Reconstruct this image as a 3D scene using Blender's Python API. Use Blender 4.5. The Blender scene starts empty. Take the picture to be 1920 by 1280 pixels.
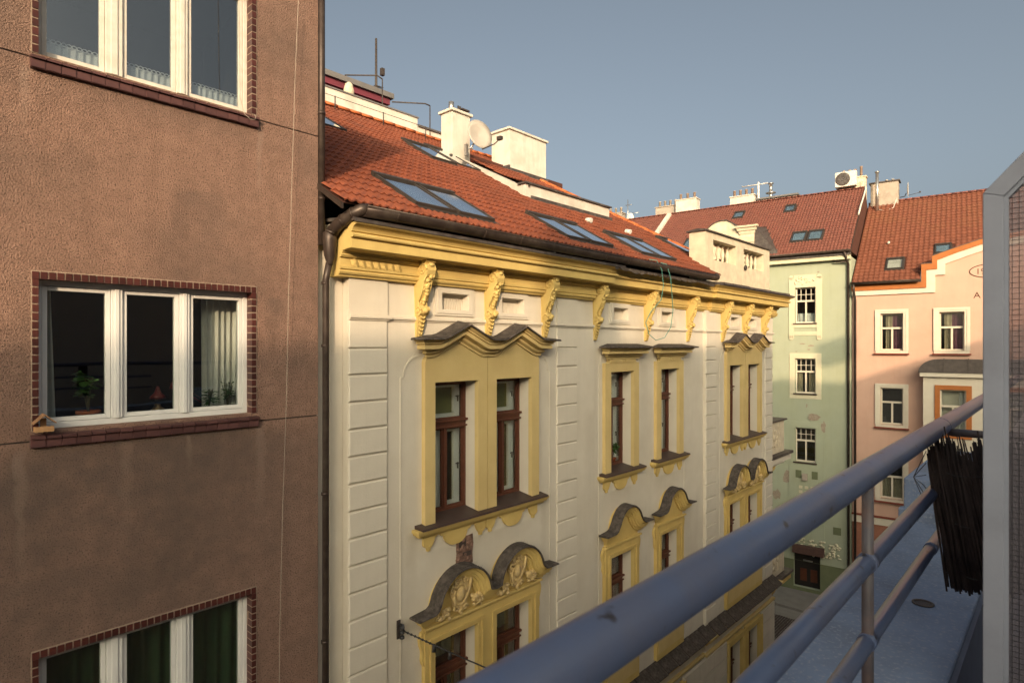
import bpy, bmesh, math, random
from mathutils import Vector, Matrix
R = math.radians
random.seed(7)
S = bpy.context.scene
COL = S.collection

# ------------------------------------------------------------------ camera, sky, sun, exposure
cam_d = bpy.data.cameras.new('camera')
cam = bpy.data.objects.new('camera', cam_d); COL.objects.link(cam)
cam.location = (0, 0, 0)
cam.rotation_euler = (R(90), 0, R(42.762))
cam_d.sensor_width = 36; cam_d.lens = 21.19
cam_d.shift_x = 0.0; cam_d.shift_y = 8 / 1920
cam_d.clip_start = 0.05; cam_d.clip_end = 2000
cam_d.dof.use_dof = True; cam_d.dof.focus_distance = 11.0; cam_d.dof.aperture_fstop = 6.3
S.camera = cam

SUN_EL, SUN_DIR = 15.0, (0.672, -0.740)          # where the sun stands
w = bpy.data.worlds.new('World'); S.world = w; w.use_nodes = True
wn, wl = w.node_tree.nodes, w.node_tree.links
sky = wn.new('ShaderNodeTexSky'); sky.sky_type = 'NISHITA'; sky.sun_disc = False
sky.sun_elevation = R(SUN_EL); sky.sun_rotation = math.atan2(SUN_DIR[0], SUN_DIR[1])
sky.altitude = 200; sky.air_density = 0.5; sky.dust_density = 10.0; sky.ozone_density = 1.0
hs = wn.new('ShaderNodeHueSaturation'); hs.inputs["Saturation"].default_value = 0.78
wl.new(sky.outputs[0], hs.inputs['Color'])
tint = wn.new('ShaderNodeMix'); tint.data_type = 'RGBA'; tint.blend_type = 'MULTIPLY'; tint.inputs[0].default_value = 1.0
tint.inputs[7].default_value = (1.02, 1.0, 0.83, 1)
wl.new(hs.outputs[0], tint.inputs[6]); wl.new(tint.outputs[2], wn['Background'].inputs[0]); wn['Background'].inputs[1].default_value = 0.15

sl = bpy.data.lights.new('sun', 'SUN'); sl.energy = 2.1; sl.angle = R(0.55); sl.color = (1.0, 0.71, 0.45)
so = bpy.data.objects.new('sun', sl); COL.objects.link(so)
ce, se = math.cos(R(SUN_EL)), math.sin(R(SUN_EL))
so.rotation_euler = Vector((-SUN_DIR[0]*ce, -SUN_DIR[1]*ce, -se)).to_track_quat('-Z', 'Y').to_euler()
so.location = (30, -30, 40)
S.view_settings.view_transform = 'Standard'; S.view_settings.look = 'None'
S.view_settings.exposure = 0.85; S.view_settings.gamma = 1.0
S.view_settings.use_curve_mapping = False
S.cycles.max_bounces = 8; S.cycles.transparent_max_bounces = 12
S.cycles.sample_clamp_indirect = 4.0; S.cycles.caustics_reflective = False; S.cycles.caustics_refractive = False
try:
    S.cycles.use_denoising = True
except Exception: pass

# ------------------------------------------------------------------ materials
M = {}
def mat(key, c, c2=None, sc=6.0, rough=.85, bump=0.0, bsc=60.0, var=0.0, metal=0.0, spec=.3,
        dirt=None, dsc=.6, damt=.5, streak=0.0, speck=None, spsc=90, bdist=.02, detail=6, spth=.56, bdet=3):
    m = bpy.data.materials.new(key); m.use_nodes = True
    nt = m.node_tree; N = nt.nodes; L = nt.links
    b = N['Principled BSDF']; b.inputs['Roughness'].default_value = rough
    b.inputs['Metallic'].default_value = metal; b.inputs['Specular IOR Level'].default_value = spec
    tc = N.new('ShaderNodeTexCoord')
    def noise(scale, det=detail, stretch=None, rg=.55):
        n = N.new('ShaderNodeTexNoise'); n.inputs['Scale'].default_value = scale
        n.inputs['Detail'].default_value = det; n.inputs['Roughness'].default_value = rg
        if stretch:
            mp = N.new('ShaderNodeMapping'); mp.inputs['Scale'].default_value = stretch
            L.new(tc.outputs['Object'], mp.inputs[0]); L.new(mp.outputs[0], n.inputs[0])
        else: L.new(tc.outputs['Object'], n.inputs[0])
        return n
    def ramp(src, a, bb):
        r = N.new('ShaderNodeMapRange'); r.inputs[1].default_value = a; r.inputs[2].default_value = bb
        L.new(src, r.inputs[0]); return r.outputs[0]
    def mix(f, a, bcol, mode='MIX'):
        x = N.new('ShaderNodeMix'); x.data_type = 'RGBA'; x.blend_type = mode
        if isinstance(f, (int, float)): x.inputs[0].default_value = f
        else: L.new(f, x.inputs[0])
        for s_, v in ((6, a), (7, bcol)):
            if isinstance(v, tuple): x.inputs[s_].default_value = (*v[:3], 1)
            else: L.new(v, x.inputs[s_])
        return x.outputs[2]
    c2 = c2 or tuple(k*.82 for k in c)
    n1 = noise(sc)
    col = mix(ramp(n1.outputs[0], .32, .68), c, c2)
    if dirt:
        n2 = noise(dsc, 5, None, .6)
        f = ramp(n2.outputs[0], .45, .75)
        mm = N.new('ShaderNodeMath'); mm.operation = 'MULTIPLY'; mm.inputs[1].default_value = damt
        L.new(f, mm.inputs[0]); col = mix(mm.outputs[0], col, dirt)
    if streak:
        n3 = noise(1.0, 4, (5.5, 5.5, .45), .6)
        f = ramp(n3.outputs[0], .5, .78)
        mm = N.new('ShaderNodeMath'); mm.operation = 'MULTIPLY'; mm.inputs[1].default_value = abs(streak)
        L.new(f, mm.inputs[0])
        col = mix(mm.outputs[0], col, tuple(min(1, k*(1.5 if streak < 0 else .5)) for k in c))
    if speck:
        n4 = noise(spsc, 2, None, .5)
        col = mix(ramp(n4.outputs[0], spth, spth+.09), col, speck)
    if var:
        oi = N.new('ShaderNodeObjectInfo'); h = N.new('ShaderNodeHueSaturation')
        r = N.new('ShaderNodeMapRange'); r.inputs[3].default_value = 1-var; r.inputs[4].default_value = 1+var
        L.new(oi.outputs['Random'], r.inputs[0]); L.new(r.outputs[0], h.inputs['Value'])
        L.new(col, h.inputs['Color']); col = h.outputs[0]
    L.new(col, b.inputs['Base Color'])
    if bump:
        nb = noise(bsc, bdet, None, .6 if bdet < 5 else .78)
        bp = N.new('ShaderNodeBump'); bp.inputs['Strength'].default_value = bump; bp.inputs['Distance'].default_value = bdist
        L.new(nb.outputs[0], bp.inputs['Height']); L.new(bp.outputs[0], b.inputs['Normal'])
    M[key] = m; return m

def glass(key, tint=(.75, .8, .8), refl=1.0, ior=1.5, rough=.0):
    m = bpy.data.materials.new(key); m.use_nodes = True
    nt = m.node_tree; N = nt.nodes; L = nt.links; N.remove(N['Principled BSDF'])
    tr = N.new('ShaderNodeBsdfTransparent'); tr.inputs[0].default_value = (*tint, 1)
    gl = N.new('ShaderNodeBsdfGlossy'); gl.inputs[1].default_value = rough; gl.inputs[0].default_value = (.95, .97, 1, 1)
    tc = N.new('ShaderNodeTexCoord'); no = N.new('ShaderNodeTexNoise'); no.inputs['Scale'].default_value = 1.6; no.inputs['Detail'].default_value = 1
    bp = N.new('ShaderNodeBump'); bp.inputs['Strength'].default_value = .05; bp.inputs['Distance'].default_value = .03
    L.new(tc.outputs['Object'], no.inputs[0]); L.new(no.outputs[0], bp.inputs['Height']); L.new(bp.outputs[0], gl.inputs['Normal'])
    lw = N.new('ShaderNodeLayerWeight'); lw.inputs[0].default_value = .5
    fr = N.new('ShaderNodeMath'); fr.operation = 'POWER'; fr.inputs[1].default_value = 3.2; L.new(lw.outputs['Facing'], fr.inputs[0])
    mu = N.new('ShaderNodeMath'); mu.operation = 'MULTIPLY_ADD'; mu.inputs[1].default_value = .8*refl; mu.inputs[2].default_value = .045*refl; mu.use_clamp = True
    mx = N.new('ShaderNodeMixShader')
    L.new(fr.outputs[0], mu.inputs[0]); L.new(mu.outputs[0], mx.inputs[0])
    L.new(tr.outputs[0], mx.inputs[1]); L.new(gl.outputs[0], mx.inputs[2])
    L.new(mx.outputs[0], N['Material Output'].inputs[0]); M[key] = m; return m

mat('brown_render', (.405, .25, .19), (.315, .192, .146), sc=7, rough=.95, bump=1.0, bsc=68, bdet=4, bdist=.05, dirt=(.15, .113, .096), dsc=.75, damt=.75, streak=.35, speck=(.15, .097, .076), spsc=60)
mat('brick', (.075, .021, .016), (.052, .017, .016), sc=20, rough=.45, var=.3, bump=.3, bsc=80, bdist=.003)
mat('mortar', (.34, .26, .20), sc=30, rough=.95, bump=.4)
mat('sill_tile', (.10, .045, .042), (.075, .036, .036), sc=15, rough=.4, var=.22)
mat('white_frame', (.72, .72, .70), (.64, .64, .63), sc=3, rough=.35, spec=.5)
mat('old_white_frame', (.68, .64, .58), (.58, .53, .46), sc=8, rough=.5)
mat('joint', (.07, .05, .045), rough=.9)
mat('room', (.05, .045, .04), rough=.95)
mat('lace', (.72, .72, .70), (.62, .62, .62), sc=60, rough=.9)
mat('curtain', (.78, .76, .71), (.7, .68, .62), sc=5, rough=.9)
mat('curtain_green', (.035, .072, .034), (.026, .056, .028), sc=4, rough=.9)
mat('curtain_plum', (.20, .085, .13), (.16, .07, .10), sc=6, rough=.9)
mat('curtain_beige', (.42, .36, .25), (.34, .29, .2), sc=6, rough=.9)
mat('blind', (.19, .19, .07), (.16, .16, .06), sc=3, rough=.6)
mat('cream', (.62, .575, .49), (.575, .53, .45), sc=2.0, rough=.9, dirt=(.47, .41, .32), dsc=.7, damt=.4, bump=.15, bsc=30, streak=.12)
mat('cream_dirty', (.68, .60, .45), (.56, .48, .36), sc=5, rough=.9, dirt=(.36, .31, .25), dsc=1.5, damt=.45, bump=.2, bsc=30, streak=.3)
mat('ochre', (.60, .45, .165), (.53, .39, .135), sc=3.0, rough=.85, dirt=(.40, .27, .10), dsc=1.0, damt=.5, bump=.15, bsc=40, streak=.12)
mat('ochre_pale', (.60, .465, .215), (.55, .42, .185), sc=2.5, rough=.88, dirt=(.44, .31, .13), dsc=1.0, damt=.45, bump=.12, bsc=35, streak=.1)
mat('ornament', (.62, .46, .2), (.46, .34, .17), sc=16, rough=.85, dirt=(.33, .27, .2), dsc=7, damt=.5)
mat('zinc', (.085, .07, .066), (.055, .047, .045), sc=9, rough=.55, metal=.2, dirt=(.22, .2, .18), dsc=6, damt=.5, streak=.2)
mat('gutter', (.060, .043, .036), (.042, .031, .027), sc=8, rough=.42, metal=.35, dirt=(.14, .115, .095), dsc=5, damt=.45)
mat('sill_metal', (.065, .04, .034), (.05, .032, .028), sc=10, rough=.5, dirt=(.10, .09, .08), dsc=5, damt=.4)
mat('hood_slate', (.075, .062, .054), (.035, .029, .026), sc=22, rough=.8, dirt=(.2, .17, .15), dsc=10, damt=.55, bump=.6, bsc=40)
mat('wood_brown', (.115, .042, .026), (.085, .032, .02), sc=12, rough=.45)
mat('tile_red', (.26, .075, .036), (.205, .06, .032), sc=5, rough=.75, var=.13, dirt=(.12, .05, .034), dsc=1.1, damt=.7, speck=(.165, .05, .03), spsc=13)
mat('tile_old', (.20, .078, .056), (.15, .06, .047), sc=3, rough=.8, var=.12, dirt=(.15, .055, .042), dsc=.8, damt=.6, speck=(.19, .06, .045), spsc=8)
mat('tile_mid', (.19, .068, .04), (.175, .062, .038), sc=3, rough=.8, var=.12, dirt=(.19, .085, .042), dsc=.9, damt=.6, speck=(.2, .065, .036), spsc=8)
mat('ridge_tile', (.50, .15, .045), (.40, .11, .04), sc=8, rough=.75)
mat('roof_deck', (.09, .035, .025), rough=.9)
mat('skylight_sky_sheen', (.33, .42, .46), (.26, .34, .38), sc=2, rough=.5)
mat('skylight_frame', (.075, .062, .055), rough=.5, metal=.3)
mat('white_plaster', (.64, .60, .54), (.585, .54, .475), sc=3, rough=.92, dirt=(.38, .34, .28), dsc=1.8, damt=.6, bump=.25, bsc=20, streak=.32)
mat('grey_plaster', (.42, .36, .30), (.36, .31, .26), sc=4, rough=.95, dirt=(.24, .2, .17), dsc=2, damt=.6, bump=.3)
mat('green_wall', (.375, .41, .305), (.345, .38, .285), sc=1.5, rough=.92, dirt=(.33, .35, .22), dsc=.6, damt=.5, bump=.1, streak=.12)
mat('green_pale', (.62, .58, .42), (.56, .52, .38), sc=2, rough=.92, dirt=(.46, .44, .32), dsc=1.2, damt=.4)
mat('green_dark', (.16, .18, .10), (.13, .15, .085), sc=2, rough=.9)
mat('pink_wall', (.59, .385, .30), (.545, .355, .275), sc=1.2, rough=.92, dirt=(.55, .31, .22), dsc=.5, damt=.45, bump=.08, streak=.1)
mat('pink_dark', (.34, .15, .10), rough=.9)
mat('white_trim', (.64, .59, .49), (.6, .54, .44), sc=3, rough=.85)
mat('orange_trim', (.42, .145, .04), (.36, .125, .035), sc=4, rough=.7)
mat('patch', (.37, .325, .25), (.27, .21, .165), sc=14, rough=.95, bump=.6)
mat('sill_red', (.22, .06, .04), rough=.7)
mat('magenta', (.17, .035, .055), (.13, .03, .045), sc=2, rough=.7)
mat('roof_grey', (.17, .16, .16), (.13, .125, .125), sc=3, rough=.6)
mat('steel', (.55, .54, .52), (.45, .44, .43), sc=10, rough=.3, metal=.85)
mat('iron', (.05, .045, .045), (.09, .07, .06), sc=20, rough=.6, metal=.4)
mat('dish', (.40, .36, .32), (.36, .33, .29), sc=5, rough=.5)
mat('white_plastic', (.72, .68, .62), rough=.5)
mat('clay_pot', (.36, .26, .2), (.28, .2, .16), sc=10, rough=.9)
mat('rail_paint', (.074, .104, .195), (.058, .082, .158), sc=5, rough=.34, spec=.5, dirt=(.115, .11, .14), dsc=5, damt=.5, speck=(.03, .026, .03), spsc=30, spth=.655, bump=.08, bsc=30, bdist=.004)
mat('post_paint', (.10, .10, .12), (.075, .07, .08), sc=12, rough=.45, dirt=(.17, .10, .075), dsc=9, damt=.55)
mat('frame_paint', (.31, .335, .41), (.27, .295, .365), sc=6, rough=.55, dirt=(.23, .235, .27), dsc=3, damt=.4, streak=.3, bump=.2, bsc=40, bdist=.003)
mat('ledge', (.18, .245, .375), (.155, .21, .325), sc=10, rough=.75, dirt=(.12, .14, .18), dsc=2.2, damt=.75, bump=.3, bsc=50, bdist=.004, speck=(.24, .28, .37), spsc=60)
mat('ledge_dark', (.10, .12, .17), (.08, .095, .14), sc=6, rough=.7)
mat('own_wall', (.50, .47, .42), (.45, .42, .38), sc=4, rough=.9)
mat('reed', (.034, .026, .026), (.016, .012, .013), sc=14, rough=.8, dirt=(.085, .065, .06), dsc=9, damt=.35)
mat('wire', (.05, .05, .055), rough=.5, metal=.5)
mat('cable_white', (.46, .39, .32), rough=.6)
mat('cord_green', (.10, .30, .26), rough=.5)
mat('terracotta', (.34, .10, .05), (.28, .08, .04), sc=8, rough=.8)
mat('leaf', (.06, .13, .032), (.038, .085, .022), sc=9, rough=.6)
mat('stem', (.11, .10, .05), rough=.8)
mat('red_enamel', (.15, .016, .013), rough=.3, spec=.6)
mat('brass', (.45, .30, .16), rough=.3, metal=.8)
mat('pine', (.46, .27, .13), (.38, .21, .10), sc=16, rough=.75)
mat('pine_roof', (.30, .17, .09), (.24, .13, .07), sc=16, rough=.75)
mat('asphalt', (.055, .052, .05), (.04, .038, .037), sc=3, rough=.9, bump=.4, bsc=50)
mat('paving', (.24, .225, .205), (.2, .185, .17), sc=2, rough=.85, bump=.3, bsc=25)
mat('sett', (.06, .045, .04), (.045, .035, .032), sc=5, rough=.8, var=.3)
mat('canopy_brown', (.10, .055, .045), (.08, .045, .038), sc=6, rough=.7)
mat('door_dark', (.02, .017, .015), rough=.6)
mat('door_panel', (.10, .035, .018), rough=.5)
mat('copper_roof', (.12, .10, .09), (.085, .072, .066), sc=6, rough=.6, metal=.2, streak=.3)
mat('ink', (.12, .06, .04), rough=.9)
mat('brick_hole', (.26, .15, .115), (.14, .09, .07), sc=14, rough=.95, bump=1.0, bsc=18, bdist=.05)
glass('pane', (.88, .91, .90), refl=.9)
glass('pane_dark', (.86, .89, .88), refl=1.5)
glass('pane_sky', (.80, .84, .85), refl=3.0)
glass('skylight_pane', (.84, .88, .9), refl=1.6, rough=.06)
glass('wired_pane', (.62, .58, .60), refl=1.8, rough=.16)
nt_ = M['wired_pane'].node_tree; df_ = nt_.nodes.new('ShaderNodeBsdfDiffuse'); df_.inputs[0].default_value = (.40, .37, .42, 1)
mx_ = nt_.nodes.new('ShaderNodeMixShader'); mx_.inputs[0].default_value = .22; old_ = nt_.nodes['Material Output'].inputs[0].links[0].from_socket
nt_.links.new(old_, mx_.inputs[1]); nt_.links.new(df_.outputs[0], mx_.inputs[2]); nt_.links.new(mx_.outputs[0], nt_.nodes['Material Output'].inputs[0])

# ------------------------------------------------------------------ mesh helpers
class MB:
    def __init__(s): s.v = []; s.f = []; s.sm = []
    def add(s, vs, fs, smooth=False):
        o = len(s.v); s.v += [tuple(v) for v in vs]
        s.f += [tuple(i+o for i in f) for f in fs]; s.sm += [smooth]*len(fs); return s
    def box(s, x0, x1, y0, y1, z0, z1):
        return s.add([(x0,y0,z0),(x1,y0,z0),(x1,y1,z0),(x0,y1,z0),(x0,y0,z1),(x1,y0,z1),(x1,y1,z1),(x0,y1,z1)],
              [(0,3,2,1),(4,5,6,7),(0,1,5,4),(1,2,6,5),(2,3,7,6),(3,0,4,7)])
    def prism(s, poly, ax, a, b):
        def P(p, t):
            return (t,p[0],p[1]) if ax == 'x' else (p[0],t,p[1]) if ax == 'y' else (p[0],p[1],t)
        n = len(poly)
        return s.add([P(p,a) for p in poly]+[P(p,b) for p in poly],
              [tuple(range(n))[::-1], tuple(range(n,2*n))]+[(i,(i+1)%n,(i+1)%n+n,i+n) for i in range(n)])
    def tube(s, pts, r, n=8, smooth=True, caps=True):
        pts = [Vector(p) for p in pts]; rs = r if isinstance(r, (list,tuple)) else [r]*len(pts)
        vs = []; up = Vector((0,0,1))
        t0 = (pts[1]-pts[0]).normalized()
        if abs(t0.dot(up)) > .95: up = Vector((1,0,0))
        for i, p in enumerate(pts):
            t = (pts[min(i+1,len(pts)-1)]-pts[max(i-1,0)]).normalized()
            sx = t.cross(up)
            if sx.length < 1e-4: sx = t.cross(Vector((1,0,0)))
            sx.normalize(); uy = sx.cross(t).normalized(); up = uy
            for k in range(n):
                a = 2*math.pi*k/n; vs.append(p+(sx*math.cos(a)+uy*math.sin(a))*rs[i])
        fs = [(i*n+k, i*n+(k+1)%n, (i+1)*n+(k+1)%n, (i+1)*n+k) for i in range(len(pts)-1) for k in range(n)]
        s.add(vs, fs, smooth)
        if caps:
            o = len(s.v)-len(vs); s.f += [tuple(o+k for k in range(n))[::-1], tuple(o+(len(pts)-1)*n+k for k in range(n))]; s.sm += [False]*2
        return s
    def lathe(s, prof, c=(0,0,0), n=12, ax='z'):
        vs = []
        for (r, h) in prof:
            for k in range(n):
                a = 2*math.pi*k/n; x, y = r*math.cos(a), r*math.sin(a)
                p = (x,y,h) if ax == 'z' else (x,h,y) if ax == 'y' else (h,x,y)
                vs.append((c[0]+p[0], c[1]+p[1], c[2]+p[2]))
        fs = [(i*n+k, i*n+(k+1)%n, (i+1)*n+(k+1)%n, (i+1)*n+k) for i in range(len(prof)-1) for k in range(n)]
        s.add(vs, fs, True)
        o = len(s.v)-len(vs); s.f += [tuple(o+k for k in range(n)), tuple(o+(len(prof)-1)*n+k for k in range(n))]; s.sm += [False]*2
        return s
    def sph(s, c, r, n=8, m=5):
        r = (r,r,r) if not isinstance(r, tuple) else r; vs = []
        for i in range(m+1):
            ph = math.pi*i/m
            for k in range(n):
                a = 2*math.pi*k/n
                vs.append((c[0]+r[0]*math.sin(ph)*math.cos(a), c[1]+r[1]*math.sin(ph)*math.sin(a), c[2]+r[2]*math.cos(ph)))
        return s.add(vs, [(i*n+k, i*n+(k+1)%n, (i+1)*n+(k+1)%n, (i+1)*n+k) for i in range(m) for k in range(n)], True)
    def sweep(s, frames, prof, caps=True, smooth=False, closed=True):
        # frames: (base, P, Q); profile points (p, q) land on base + p*P + q*Q
        n = len(prof); vs = []
        for b, P, Q in frames:
            for p, q in prof: vs.append(tuple(b[i]+p*P[i]+q*Q[i] for i in range(3)))
        rng = n if closed else n-1
        s.add(vs, [(i*n+k, i*n+(k+1)%n, (i+1)*n+(k+1)%n, (i+1)*n+k) for i in range(len(frames)-1) for k in range(rng)], smooth)
        if caps:
            o = len(s.v)-len(vs); s.f += [tuple(o+k for k in range(n))[::-1], tuple(o+(len(frames)-1)*n+k for k in range(n))]; s.sm += [False]*2
        return s
    def plate(s, a0, a1, z0, z1, yf, yb, holes=(), edges='lrtb'):
        # a wall in the facade frame: front at y=yf, back at yb, holes (a0,a1,z0,z1) with reveals
        xs = sorted({a0, a1, *[h[i] for h in holes for i in (0,1) if a0 < h[i] < a1]})
        zs = sorted({z0, z1, *[h[i] for h in holes for i in (2,3) if z0 < h[i] < z1]})
        for i in range(len(xs)-1):
            for j in range(len(zs)-1):
                cx, cz = (xs[i]+xs[i+1])/2, (zs[j]+zs[j+1])/2
                if any(h[0] < cx < h[1] and h[2] < cz < h[3] for h in holes): continue
                s.add([(xs[i],yf,zs[j]),(xs[i+1],yf,zs[j]),(xs[i+1],yf,zs[j+1]),(xs[i],yf,zs[j+1])], [(0,1,2,3)])
        def q(p, r_): s.add([(p[0],yf,p[1]),(r_[0],yf,r_[1]),(r_[0],yb,r_[1]),(p[0],yb,p[1])], [(0,1,2,3)])
        for h in holes:
            A0, A1, B0, B1 = max(h[0],a0), min(h[1],a1), max(h[2],z0), min(h[3],z1)
            if A0 >= A1 or B0 >= B1: continue
            if h[0] >= a0: q((A0,B0),(A0,B1))
            if h[1] <= a1: q((A1,B0),(A1,B1))
            if h[2] >= z0: q((A0,B0),(A1,B0))
            if h[3] <= z1: q((A0,B1),(A1,B1))
        if 'l' in edges: q((a0,z0),(a0,z1))
        if 'r' in edges: q((a1,z0),(a1,z1))
        if 't' in edges: q((a0,z1),(a1,z1))
        if 'b' in edges: q((a0,z0),(a1,z0))
        return s
    def mesh(s, name, m):
        me = bpy.data.meshes.new(name); me.from_pydata(s.v, [], s.f)
        me.polygons.foreach_set('use_smooth', s.sm)
        if len(s.f) < 30000:
            b = bmesh.new(); b.from_mesh(me); bmesh.ops.recalc_face_normals(b, faces=b.faces); b.to_mesh(me); b.free()
        me.materials.append(M[m]); me.update(); return me
    def build(s, name, m, parent=None, loc=None, bevel=0):
        o = bpy.data.objects.new(name, s.mesh(name, m)); COL.objects.link(o)
        place(o, parent, loc)
        if bevel:
            bv = o.modifiers.new('bevel', 'BEVEL'); bv.width = bevel; bv.segments = 2; bv.limit_method = 'ANGLE'
        return o

def place(o, parent, loc=None):
    o.parent = parent
    off = Vector(parent['off']) if parent is not None and 'off' in parent else Vector((0,0,0))
    o.location = off+Vector(loc or (0,0,0))
def thing(name, label, cat, loc=(0,0,0), rotz=0, group=None, off=None):
    o = bpy.data.objects.new(name, None); COL.objects.link(o); o.location = loc; o.rotation_euler = (0,0,rotz)
    o.empty_display_size = .2
    return tag(o, label, cat, group, off)
def tag(o, label, cat, group=None, off=None):
    o['label'] = label; o['category'] = cat
    if group: o['group'] = group
    if off: o['off'] = off
    return o
def struct(o): o['kind'] = 'structure'; return o
def stuff(o): o['kind'] = 'stuff'; return o
def dup(o, parent, loc):
    c = o.copy(); COL.objects.link(c); c.parent = parent; c.location = loc
    for ch in o.children:
        d = ch.copy(); COL.objects.link(d); d.parent = c
    return c
def facade(a, y, z): return (a, y, z)

# plan sweep: path in (a, y) with outward side = -y when running towards +a
def plan_sweep(mb, path, prof, caps=True):
    fr = []
    n = len(path)
    for i in range(n):
        ns = []
        for j in (i-1, i):
            if 0 <= j < n-1:
                dx, dy = path[j+1][0]-path[j][0], path[j+1][1]-path[j][1]; l = math.hypot(dx, dy); ns.append((dy/l, -dx/l))
        if len(ns) == 2:
            k = 1+ns[0][0]*ns[1][0]+ns[0][1]*ns[1][1]
            o = ((ns[0][0]+ns[1][0])/k, (ns[0][1]+ns[1][1])/k)
        else: o = ns[0]
        fr.append(((path[i][0], path[i][1], 0), (o[0], o[1], 0), (0,0,1)))
    return mb.sweep(fr, prof, caps)
# moulding that wraps round both ends: path of (a, z) top line; y0 = wall plane
def wrap_frames(path, y0, radial=False):
    fr = []
    n = len(path)
    for i, (a, z) in enumerate(path):
        Q = (0,0,1)
        if radial:
            p, q = path[max(i-1,0)], path[min(i+1,n-1)]
            dx, dz = q[0]-p[0], q[1]-p[1]; l = math.hypot(dx, dz); Q = (-dz/l, 0, dx/l)
        if i == 0:
            fr.append(((a,y0,z), (-1,0,0), Q)); fr.append(((a,y0,z), (-1,-1,0), Q))
        elif i == n-1:
            fr.append(((a,y0,z), (1,-1,0), Q)); fr.append(((a,y0,z), (1,0,0), Q))
        else: fr.append(((a,y0,z), (0,-1,0), Q))
    return fr

# ------------------------------------------------------------------ roof tiles
def tile_mesh(name, m, w=.235, e=.345, h=.030, rolls=1):
    t = MB(); prof = []
    for j in range(rolls):
        for u in (0, .17, .35, .52, .69, .85): prof.append(((j+u)*w/rolls, h*(.5-.5*math.cos(2*math.pi*min(1, u*1.45))) if u < .69 else h*.04))
    prof.append((w, 0)); n = len(prof)-1
    L = e+.05
    lo = [(x, 0, z+.034) for x, z in prof]; hi = [(x, L, z+.006) for x, z in prof]; bot = [(x, 0, z+.012) for x, z in prof]
    t.add(lo+hi, [(k, k+1, k+n+2, k+n+1) for k in range(n)], True)
    t.add(bot+lo, [(k, k+1, k+n+2, k+n+1) for k in range(n)], False)
    return t
def tile_roof(bld, name, m, a0, a1, y0, z0, ang, slen, keep, n_parts, near, w=.235, e=.345, rolls=1, h=.03):
    t = tile_mesh(name, m, w, e, h, rolls); ca, sa = math.cos(ang), math.sin(ang)
    cells = []
    rows = int(slen/e)+1; cols = int((a1-a0)/w)+1
    for r_ in range(rows):
        for c in range(cols):
            a = a0+c*w; s_ = r_*e
            if a+w*.5 > a1 or s_+e*.5 > slen or not keep(a+w/2, s_+e/2): continue
            cells.append((a, s_))
    pos = lambda a, s_: (a, y0+s_*ca, z0+s_*sa)
    cells.sort(key=lambda c: near(pos(*c)))
    if n_parts:
        me = t.mesh('roof_tile', m)
        for a, s_ in cells[:n_parts]:
            o = bpy.data.objects.new('roof_tile', me); COL.objects.link(o); place(o, bld, pos(a, s_+random.uniform(-.004,.004)))
            o.rotation_euler = (ang+random.uniform(-.012,.012), random.uniform(-.01,.01), random.uniform(-.006,.006))
    vs, fs, sm = [], [], []
    for a, s_ in cells[n_parts:]:
        o = len(vs); p = pos(a, s_); j = random.uniform(-.004,.006); jx = random.uniform(-.004,.004)
        for x, y, z in t.v:
            z += j; vs.append((p[0]+x+jx, p[1]+y*ca-z*sa, p[2]+y*sa+z*ca))
        fs += [tuple(i+o for i in f) for f in t.f]; sm += t.sm
    mb = MB(); mb.v = vs; mb.f = fs; mb.sm = sm
    if fs: stuff(mb.build('roof_tiles', m, bld))
def on_slope(mb, y0, z0, ang, fn):
    # draw in slope space (a, s, n) and tilt it onto the roof
    k = len(mb.v); fn(mb); ca, sa = math.cos(ang), math.sin(ang)
    for i in range(k, len(mb.v)):
        a, s_, n = mb.v[i]; mb.v[i] = (a, y0+s_*ca-n*sa, z0+s_*sa+n*ca)
    return mb
def skylight(bld, a0, a1, s0, s1, y0, z0, ang, frame_m='skylight_frame', pane_m='skylight_pane', blindm=None):
    f = MB()
    def fr(m):
        t = .042
        m.box(a0, a0+t, s0, s1, 0, .10); m.box(a1-t, a1, s0, s1, 0, .10); m.box(a0+t, a1-t, s0, s0+t, 0, .095); m.box(a0-.02, a1+.02, s1-t*1.6, s1+.03, 0, .12)
        m.box(a0-.05, a1+.05, s0-.10, s0-.002, .02, .05); m.box(a0-.05, a0-.002, s0, s1, .0, .05); m.box(a1+.002, a1+.05, s0, s1, .0, .05)
    o = on_slope(f, y0, z0, ang, fr).build('skylight', frame_m, bld)
    p = on_slope(MB(), y0, z0, ang, lambda m: m.box(a0+.04, a1-.04, s0+.04, s1-.06, .078, .088)).build('pane', pane_m, o)
    on_slope(MB(), y0, z0, ang, lambda m: m.box(a0+.06, a1-.06, s0+.06, s1-.08, .02, .03)).build('blind' if blindm else 'sheen_sheet', blindm or 'skylight_sky_sheen', o)  # pale blue sheet under the glass puts the sky reflection into its colour
    return o

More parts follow.
